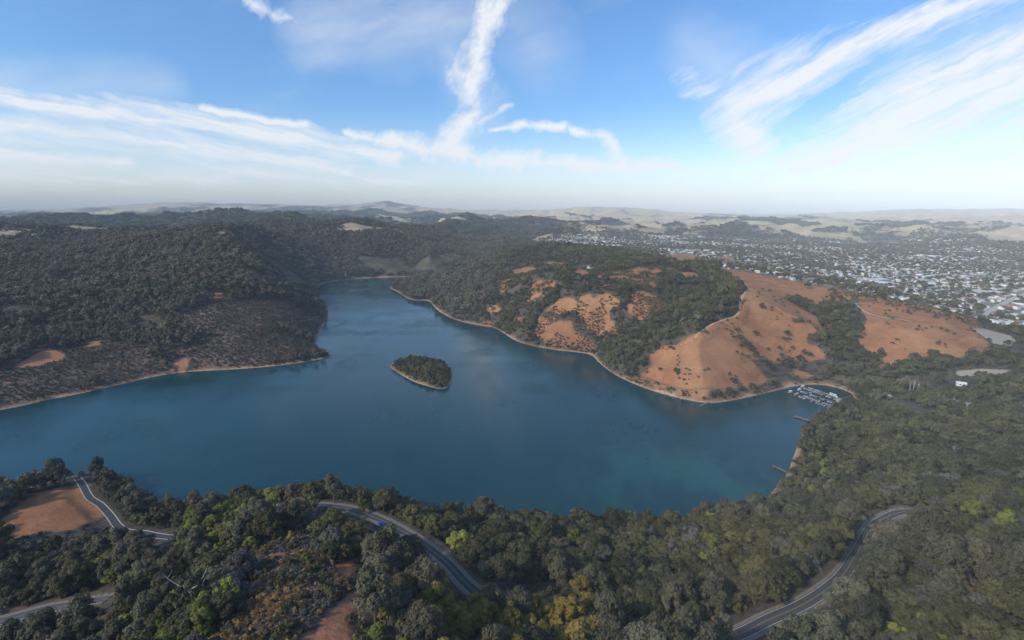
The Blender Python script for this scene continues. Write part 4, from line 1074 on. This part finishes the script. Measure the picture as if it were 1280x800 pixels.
for w, l, h, r_, hip, wi, ri in hspec:
    wa, ro = house_arrays(w, l, h, r_, hip); wn_ = window_arrays(w, l, h)
    HOUSES.append((plain_mesh('house_wall', wa[0], wa[1], M_WALLS[wi]), plain_mesh('house_roof', ro[0], ro[1], M_ROOFS[ri]), plain_mesh('house_window', wn_[0], wn_[1], M_GLASS)))
def joined(spec, wall_m, roof_m):
    (wv_, wf_), (rv_, rf_) = spec; n = len(wv_)
    m = bpy.data.meshes.new('house'); m.from_pydata(list(wv_) + list(rv_), [], list(wf_) + [tuple(n + i for i in f) for f in rf_])
    m.materials.append(wall_m); m.materials.append(roof_m); m.polygons.foreach_set('material_index', [0] * len(wf_) + [1] * len(rf_)); return m
F_HOUSE = forms('house_form', [joined(house_arrays(w, l, h, r_, hip), M_WALLS[wi], M_ROOFS[ri]) for w, l, h, r_, hip, wi, ri in hspec] + [joined(flat_arrays(22, 34, 6), M_WALLS[0], M_ROOFS[4]), joined(flat_arrays(28, 44, 7), M_WALLS[2], M_ROOFS[0])])
# lots along wavering streets
g = np.random.default_rng(77)
lots = []
ang = R(24); ca, sa = math.cos(ang), math.sin(ang)
for row in range(-140, 320):
    for c in range(-60, 420):
        lx = c * 19.0 + g.uniform(-2, 2); ly = row * 30.0 + (6 if row % 2 else -6) + g.uniform(-2, 2)
        lots.append((lx, ly, row))
lots = np.array(lots)
bend = 60 * fbm(lots[:, 0] / 500, lots[:, 1] / 500, 2, 61)
lx, ly = lots[:, 0], lots[:, 1] + bend
x = lx * ca - ly * sa; y = 700 + lx * sa + ly * ca
d = np.hypot(x, y); a = np.arctan2(x, y)
tw = town_mask(x, y); op = cover_sd('grass', x, y)
nn = fbm(x / 260, y / 260, 3, 62)
k = (np.abs(a) < FOVLIM) & (tw > .55) & (d < 7000) & (op < -14) & (nn > -.42) & (g.random(len(x)) < (.90 - .2 * sstep(2500, 5500, d)) * (.45 + .65 * sstep(R(5), R(14), a))) & (road_clear(x, y, 6) > 0) & (cover_sd('gravel', x, y) < -8)
x, y, row, d = x[k], y[k], lots[k, 2], d[k]; z = height(x, y)
hv, hu, hvv, hd = visible(x, y, z, 4)
hf = g.choice(len(hspec), len(x), p=[.2, .14, .08, .1, .1, .14, .16, .08]); hr = ang + np.where(g.random(len(x)) < .5, 0, math.pi / 2) + g.normal(0, .12, len(x)); hs = g.uniform(.85, 1.2, len(x))
order = np.argsort(np.where(hv, hd, 1e9))[:290]
mine = np.zeros(len(x), bool); mine[order] = True
for i in order:
    e = empty('house', (x[i], y[i], z[i]), hr[i]); e.scale = (hs[i],) * 3
    wh = 'along the foot of the grassy hill' if hd[i] < 1250 else 'in the town beyond the grassy hill'
    tag(e, HDESC[hf[i]] + ' ' + wh, 'house', HDESC[hf[i]].split(' with')[0] + 's ' + wh)
    for nm, me in zip(('wall', 'roof'), HOUSES[hf[i]]):
        o = bpy.data.objects.new(nm, me); COL.objects.link(o); o.parent = e
ot = ~mine & hv
big = g.random(len(x)) < .012
fi = np.where(big, 8 + g.integers(0, 2, len(x)), hf)
scatter('far_town', np.stack([x, y, z], 1)[ot], (hs[:, None] * np.ones(3))[ot], hr[ot], fi[ot], F_HOUSE, 'spread of pale roofed houses filling the valley town')
# street and garden trees of the town
x, y = jitter_grid(100, 6200, 600, 6500, 17.0, 27)
d = np.hypot(x, y); a = np.arctan2(x, y); tw = town_mask(x, y); nn = fbm(x / 240, y / 240, 3, 63)
k = (np.abs(a) < FOVLIM) & (tw > .2) & (rng.random(len(x)) < .58 - .75 * nn) & (cover_sd('grass', x, y) < -4) & (cover_sd('gravel', x, y) < -2) & (road_clear(x, y, 3) > 0)
x, y, d = x[k], y[k], d[k]; z = height(x, y); vis2, u2, v2, dp2 = visible(x, y, z, 6); x, y, z, d = x[vis2], y[vis2], z[vis2], d[vis2]
scv = (rng.uniform(.5, 1.0, len(x)) * (1 + .5 * sstep(2500, 5000, d)))[:, None] * rng.uniform(.85, 1.2, (len(x), 3))
scatter('town_trees', np.stack([x, y, z], 1), scv, rng.uniform(0, 6.28, len(x)), rng.choice([0, 1, 2, 3, 4], len(x)), F_FAR, 'garden and street trees among the houses of the town')

# ------------------------------------------------------------------ small builders
class MB:
    def __init__(s): s.v = []; s.f = []
    def box(s, x0, x1, y0, y1, z0, z1, tx=0, ty=0):
        b = len(s.v)
        s.v += [(x0, y0, z0), (x1, y0, z0), (x1, y1, z0), (x0, y1, z0), (x0 + tx, y0 + ty, z1), (x1 - tx, y0 + ty, z1), (x1 - tx, y1 - ty, z1), (x0 + tx, y1 - ty, z1)]
        s.f += [tuple(b + i for i in q) for q in ((3, 2, 1, 0), (4, 5, 6, 7), (0, 1, 5, 4), (1, 2, 6, 5), (2, 3, 7, 6), (3, 0, 4, 7))]; return s
    def tube(s, p0, p1, r0, r1=None, n=8):
        r1 = r0 if r1 is None else r1; p0, p1 = np.array(p0, float), np.array(p1, float); ax = unit(p1 - p0)
        a = unit(np.cross(ax, [.31, .2, .93] if abs(ax[2]) < .9 else [1, 0, 0])); c = np.cross(ax, a); b = len(s.v)
        for p, r in ((p0, r0), (p1, r1)):
            for i in range(n): an = 2 * math.pi * i / n; s.v.append(tuple(p + (a * math.cos(an) + c * math.sin(an)) * r))
        s.f += [(b + i, b + (i + 1) % n, b + n + (i + 1) % n, b + n + i) for i in range(n)] + [tuple(b + i for i in range(n))[::-1], tuple(b + n + i for i in range(n))]; return s
    def build(s, name, mat, parent=None): return new_mesh(name, [tuple(map(float, q)) for q in s.v], s.f, mat, parent=parent)
    def mesh(s, name, mat): return plain_mesh(name, s.v, s.f, mat)
M_DECK = plain('weathered_deck_wood', (.16, .13, .10), .9, .25, .8)
M_FLOAT = plain('dock_float', (.10, .10, .10), .8, .2, .8)
M_HULLW = plain('boat_hull_white', (.72, .72, .70), .35, .12, 1.0, .4)
M_HULLG = plain('boat_hull_aluminium', (.45, .47, .49), .4, .12, 1.0, .5)
M_SEAT = plain('boat_seat', (.30, .27, .22), .7, .1, 1.0)
M_MOTOR = plain('outboard_motor', (.03, .03, .035), .4, .1, 1.0, .5)
M_CANOPY = plain('boat_canopy', (.74, .73, .70), .7, .1, 1.0)
M_STEEL = plain('galvanised_steel', (.52, .52, .50), .45, .12, 1.0, .5)
M_WOODRAIL = plain('timber_rail', (.30, .24, .18), .9, .2, 1.0)
def hull_mesh(L, Wd, H, mat):
    V = []; Fc = []; st = [(-.5, .78, 0), (-.2, 1, 0), (.1, .98, 0), (.3, .75, .04), (.43, .4, .10), (.5, .06, .18)]
    for t, w, sh in st:
        w *= Wd / 2; x_ = t * L
        V += [(x_, -w, H + sh), (x_, -w * .72, .0 + sh * .6), (x_, 0, -.14 + sh * .6), (x_, w * .72, .0 + sh * .6), (x_, w, H + sh), (x_, w * .86, H + sh - .02), (x_, w * .62, .14 + sh * .6), (x_, -w * .62, .14 + sh * .6), (x_, -w * .86, H + sh - .02)]
    for k in range(len(st) - 1):
        for i in range(9): Fc.append((9 * k + i, 9 * k + (i + 1) % 9, 9 * k + 9 + (i + 1) % 9, 9 * k + 9 + i))
    Fc.append((8, 7, 6, 5, 4, 3, 2, 1, 0)); b = 9 * (len(st) - 1); Fc.append(tuple(b + i for i in range(9)))
    return plain_mesh('hull', V, Fc, mat)
HW, HG, HP = hull_mesh(4.6, 1.7, .62, M_HULLW), hull_mesh(4.3, 1.6, .58, M_HULLG), hull_mesh(6.4, 2.5, .7, M_HULLW)
BENCH = MB().box(-1.3, -.95, -.6, .6, .2, .44).mesh('bench', M_SEAT); BENCH2 = MB().box(.35, .7, -.6, .6, .2, .44).mesh('bench', M_SEAT)
MOTOR = MB().box(-2.62, -2.3, -.17, .17, .45, .98, .04, .03).tube((-2.45, 0, .5), (-2.5, 0, -.5), .08).mesh('motor', M_MOTOR)
CANOPY = MB().box(-2.4, 1.6, -1.2, 1.2, 2.1, 2.24, .15, .12).mesh('canopy', M_CANOPY)
CPOST = MB().tube((-2.1, -1.0, .6), (-2.1, -1.0, 2.1), .04).tube((-2.1, 1.0, .6), (-2.1, 1.0, 2.1), .04).tube((1.3, -1.0, .6), (1.3, -1.0, 2.1), .04).tube((1.3, 1.0, .6), (1.3, 1.0, 2.1), .04).mesh('canopy_frame', M_STEEL)
def part(name, me, parent):
    o = bpy.data.objects.new(name, me); COL.objects.link(o); o.parent = parent; return o
def boat(x, y, rz, style, label, grp):
    e = empty('motor_boat' if style != 'patio' else 'patio_boat', (x, y, .12), rz)
    tag(e, label, 'boat', grp)
    part('hull', {'white': HW, 'alu': HG, 'patio': HP}[style], e)
    part('bench', BENCH, e); part('bench', BENCH2, e); m = part('motor', MOTOR, e)
    if style == 'patio':
        m.location = (-.85, 0, 0)
        part('canopy', CANOPY, e); part('canopy_frame', CPOST, e)
def dock(px, width, label, posts=True, name='floating_dock', z=.45):
    (xa, ya), (xb, yb) = at_height(*px[0], 0), at_height(*px[1], 0)
    L = math.hypot(xb - xa, yb - ya); rz = math.atan2(yb - ya, xb - xa)
    e = empty(name, (xa, ya, 0), rz); tag(e, label, 'dock', None)
    n = max(2, int(L / 3.0))
    pl = MB().box(0, L / n - .06, -width / 2, width / 2, z - .14, z).mesh('deck_panel', M_DECK)
    for k in range(n):
        o = part('deck_panel', pl, e); o.location = (k * L / n, 0, 0)
        if k % 3 == 0: part('float', MB().box(k * L / n + .2, k * L / n + 2.2, -width * .4, width * .4, -.3, z - .15).mesh('float', M_FLOAT), e)
    for k in range(0, n + 1, 4):
        part('pile', MB().tube((min(k * L / n, L), width / 2 + .12, -3), (min(k * L / n, L), width / 2 + .12, 1.8), .12).mesh('pile', M_DECK), e)
    return (xa, ya), (xb, yb), rz, L
rows = [((1007, 485), (1048, 499.5), 'farthest', 'against the cove bank'), ((1003, 489), (1043, 503.5), 'middle', 'between two other docks'), ((992, 492), (1038, 509), 'outermost', 'next to the open lake')]
bg = np.random.default_rng(5)
for ri, (p0, p1, nm, rel) in enumerate(rows):
    A, B, rz, L = dock((p0, p1), 1.8, 'long wooden floating dock of the marina %s' % rel)
    nb = int(L / 3.3)
    for k in range(nb):
        t = (k + .5) / nb * L
        for side in (-1, 1):
            if bg.random() < (.85 if ri == 1 and side > 0 else .16): continue
            if ri == 2 and side < 0 and bg.random() < .4: continue
            off = side * (1.15 + 2.6); X = A[0] + math.cos(rz) * t - math.sin(rz) * off; Y = A[1] + math.sin(rz) * t + math.cos(rz) * off
            st = 'alu' if bg.random() < .6 else 'white'
            lab = ('silver aluminium' if st == 'alu' else 'white') + ' open rental motor boat moored at the dock ' + rel
            boat(X, Y, rz + side * math.pi / 2 + bg.normal(0, .05), st, lab, ('silver' if st == 'alu' else 'white') + ' boats at the dock ' + rel)
    for t in ((-4.5,) if ri == 2 else (-4.0,)) + ((L * .68, L * .78) if ri == 0 else ()):
        side = 0 if t < 0 else 1
        off = side * 6.8
        X = A[0] + math.cos(rz) * t - math.sin(rz) * off; Y = A[1] + math.sin(rz) * t + math.cos(rz) * off
        boat(X, Y, rz + (math.pi / 2 if side == 0 else 0), 'patio', ('white canopied patio boat at the tip of the dock ' if t < 0 else 'white canopied patio boat moored outside the dock ') + rel, 'patio boats at the dock ' + rel)
dock(((1034, 511), (1053, 498)), 3.2, 'wide wooden walkway joining the three boat docks')
dock(((1046, 505), (1066, 504)), 3.0, 'wooden gangway from the boat docks to the bank')
# boathouse on the docks
bx_, by_ = at_height(1049, 504, 0)
e = empty('boathouse', (bx_, by_, .5), R(-25)); tag(e, 'small tan-roofed boathouse floating at the head of the boat docks', 'boathouse')
wa, ro = house_arrays(6, 11, 2.6, 1.2); part('wall', plain_mesh('wall', [(a, b, max(c, -.05)) for a, b, c in wa[0]], wa[1], M_WALLS[3]), e); part('roof', plain_mesh('roof', ro[0], ro[1], plain('boathouse_roof', (.34, .29, .22))), e)
w_ = window_arrays(6, 11, 2.6)
for f in w_[1]: part('window', plain_mesh('window', [w_[0][i] for i in f], [(0, 1, 2, 3)], M_GLASS), e)
dock(((993, 521), (1016, 528)), 5.0, 'broad dark wooden fishing pier between the boat docks and small jetty', name='fishing_pier', z=1.0)
dock(((966, 583), (985, 592)), 2.2, 'narrow wooden jetty poking from the wooded shore', name='jetty', z=.8)
dock(((875, 508), (886, 503)), 2.4, 'small pale landing stage under the grassy hill', name='landing_stage', z=.6)

# ------------------------------------------------------------------ park buildings, vehicles, rails, logs
def building(u, v, w, l, h, rise, rz, wm, rm, label, cat='building', name='park_building'):
    X, Y = cast(u, v); e = empty(name, (X, Y, float(height(X, Y)) + .3), rz); tag(e, label, cat)
    wa, ro = house_arrays(w, l, h, rise) if rise else flat_arrays(w, l, h)
    part('wall', plain_mesh('wall', wa[0], wa[1], wm), e); part('roof', plain_mesh('roof', ro[0], ro[1], rm), e)
    q_ = window_arrays(w, l, h)
    for f in q_[1]: part('window', plain_mesh('window', [q_[0][i] for i in f], [(0, 1, 2, 3)], M_GLASS), e)
    return e
building(1199, 507, 13, 24, 4.2, 2.6, R(18), M_WALLS[3], M_ROOFS[1], 'long grey gable-roofed park building among the trees')
building(1201, 482, 5, 9, 3.0, 1.4, R(60), M_WALLS[0], M_ROOFS[4], 'tiny white-roofed hut behind the grey park building', 'hut', 'hut')
building(1093, 503, 7, 13, 3.0, 1.6, R(70), M_WALLS[1], M_ROOFS[0], 'low cream marina cafe by the dark conifer', 'building', 'marina_building')
for k, (u, v, w, l, rot, lab) in enumerate([(744, 336, 18, 34, 80, 'flat pale school block at the wooded end of the hilltop'), (757, 335, 16, 30, 84, 'second flat pale school block on the hilltop'), (770, 333, 14, 26, 76, 'third flat pale school block on the hilltop, beside the green court'),
        (806, 326, 20, 44, 85, 'long flat pale building behind the hilltop grass'), (792, 324, 18, 30, 95, 'flat pale building next to the long hilltop block')]):
    building(u, v, w, l, 4.5, 0, R(rot), M_WALLS[0], M_ROOFS[0], lab, 'building', 'school_building')

def car(x, y, z, rz, col, label, name='parked_car'):
    e = empty(name, (x, y, z), rz); tag(e, label, 'car')
    paint = plain('car_paint_' + label.split()[0], col, .25, .05, 1.0, .6)
    body = MB().box(-2.2, 2.2, -.9, .9, .32, .62, -.02, -.02).box(-2.2, 2.2, -.9, .9, .622, .92, .10, .08); body.build('body', paint, e)
    MB().box(-1.45, .75, -.76, .76, .92, 1.30, .32, .12).build('cabin_glass', M_GLASS, e)
    MB().box(-1.08, .42, -.62, .62, 1.302, 1.44, .10, .06).build('roof', paint, e)
    for wx_ in (-1.35, 1.35):
        for wy_ in (-.86, .86):
            MB().tube((wx_, wy_ - .1, .34), (wx_, wy_ + .1, .34), .34, n=12).build('wheel', M_MOTOR, e)
    for wy_ in (-.62, .62): MB().box(2.2, 2.23, wy_ - .16, wy_ + .16, .60, .74).build('headlight', M_STEEL, e)
p, z = road_main
cx_, cy2 = cast(468, 660); k = np.argmin((p[:, 0] - cx_) ** 2 + (p[:, 1] - cy2) ** 2)
dv = p[k + 1] - p[k - 1]; rz = math.atan2(dv[1], dv[0]); nx_, ny_ = dv[1], -dv[0]; L = math.hypot(nx_, ny_)
car(p[k, 0] + nx_ / L * 3.2, p[k, 1] + ny_ / L * 3.2, z[k] + .17, rz, (.02, .07, .42), 'blue car on the inner lane of the curving two-lane road', 'car')
for u, v, col, lab in [(1113, 495, (.7, .7, .7), 'white car parked on the park road past the conifer'), (1164, 516, (.75, .74, .72), 'white van-like car parked midway on the park road'), (1188, 519, (.35, .37, .40), 'silver car parked on the park road near the grey building')]:
    pp, zz = road_park; X, Y = cast(u, v); k = np.argmin((pp[:, 0] - X) ** 2 + (pp[:, 1] - Y) ** 2); k = min(max(k, 1), len(pp) - 2); dv = pp[k + 1] - pp[k - 1]
    car(pp[k, 0], pp[k, 1], zz[k] + .21, math.atan2(dv[1], dv[0]), col, lab)
# guard rail by the lake side of the road bend and a short one on the brush hill
def rail(pts, label, name='guard_rail'):
    pts = np.array(pts); e = empty(name, (*pts[0], float(height(*pts[0])))); tag(e, label, 'guard rail')
    base = np.array([*pts[0], float(height(*pts[0]))])
    P = [np.array([*q, float(height(*q))]) - base for q in pts]
    post = MB().box(-.08, .08, -.08, .08, -.4, .8).mesh('post', M_WOODRAIL)
    for q in P: part('post', post, e).location = q
    for a_, b_ in zip(P[:-1], P[1:]):
        MB().tube(a_ + [0, 0, .7], b_ + [0, 0, .7], .14, n=6).build('rail', M_STEEL, e)
rail([cast(363 + 2.2 * i, 661 - .1 * i) for i in range(11)], 'short pale metal guard rail at the top of the brush slope')
d_ = np.gradient(road_main[0], axis=0); n_ = np.stack([d_[:, 1], -d_[:, 0]], 1) / np.hypot(*d_.T)[:, None]
# fallen pale logs in the clearing near the road
for k, (u, v, a_, L_, lab) in enumerate([(858, 766, 10, 9, 'pale fallen log lying level in the clearing by the road'), (878, 772, 60, 7, 'pale fallen log pointing uphill in the clearing by the road'), (864, 783, -50, 6, 'short split pale log in the clearing nearest the road'), (882, 768, 20, 5, 'thin pale branch crossing a fallen log in the clearing')]):
    X, Y = cast(u, v); e = empty('fallen_log', (X, Y, float(height(X, Y)) + .35), R(a_)); tag(e, lab, 'log')
    MB().tube((-L_ / 2, 0, 0), (L_ / 2, 0, .3), .42, .2, 8).build('stem', M_PALEBARK, e)
    MB().tube((L_ * .1, 0, .1), (L_ * .35, L_ * .25, .5), .16, .06, 6).build('branch', M_PALEBARK, e)
# bare pale snags among the park trees and the leafless giant on the near slope
def snag(u, v, h, seed, label):
    X, Y = cast(u, v); V, Fc = trunk_arrays(seed, h * 1.35, .32, h * .14, 7, .35)
    e = empty('dead_tree', (X, Y, float(height(X, Y)))); tag(e, label, 'tree', None)
    part('trunk', plain_mesh('trunk', V, Fc, M_PALEBARK), e)
    V, T = crown_arrays(seed, h * .1, h * .3, h * .7, 6, 12, .3, .6, 'tall'); part('crown', card_mesh('crown', V, T, L_GREY), e)
for i, (u, v, lab) in enumerate([(1136, 490, 'bare pale dead tree, leftmost of three tall snags over the woods by the hill'), (1141, 492, 'bare pale dead tree between two other tall snags'), (1146, 494, 'bare pale dead tree, the snag of three closest to the park building')]): snag(u, v, 15 + 2 * (i % 2), 900 + i, lab)
X, Y = cast(243, 775); V, Fc = trunk_arrays(931, 19, .55, 7.5, 9, .4)
e = empty('eucalyptus_tree', (X, Y, float(height(X, Y)))); tag(e, 'large sparse eucalyptus with bare white limbs beside the brush slope', 'tree')
part('trunk', plain_mesh('trunk', V, Fc, M_PALEBARK), e)
V, T = crown_arrays(932, 7.0, 5.2, 12.5, 30, 70, .36, 1.3, 'round', .5); part('crown', card_mesh('crown', V, T, L_EUC), e)

# ------------------------------------------------------------------ haze: one closed box of air
hx0, hx1, hy0, hy1, hz0, hz1 = -17500.0, 17500.0, -400.0, 16000.0, -9.0, 640.0
hv_ = [(x_, y_, z_) for z_ in (hz0, hz1) for x_, y_ in ((hx0, hy0), (hx1, hy0), (hx1, hy1), (hx0, hy1))]
hm = bpy.data.materials.new('haze_air'); hm.use_nodes = True
ht = hm.node_tree
for n in list(ht.nodes): ht.nodes.remove(n)
pv = ht.nodes.new('ShaderNodeVolumePrincipled'); ho = ht.nodes.new('ShaderNodeOutputMaterial')
pv.inputs['Color'].default_value = (.82, .91, 1.0, 1); pv.inputs['Density'].default_value = 5.6e-5; pv.inputs['Anisotropy'].default_value = -.45
ht.links.new(pv.outputs[0], ho.inputs['Volume'])
tag(new_mesh('haze', hv_, [(3, 2, 1, 0), (4, 5, 6, 7), (0, 1, 5, 4), (1, 2, 6, 5), (2, 3, 7, 6), (3, 0, 4, 7)], hm), 'thin blue-white haze over the whole valley', kind='stuff')
print('trees', len(TREES), 'things', int(chosen.sum()), 'ctrl', N_, 'terrain z', GZ.min(), GZ.max())
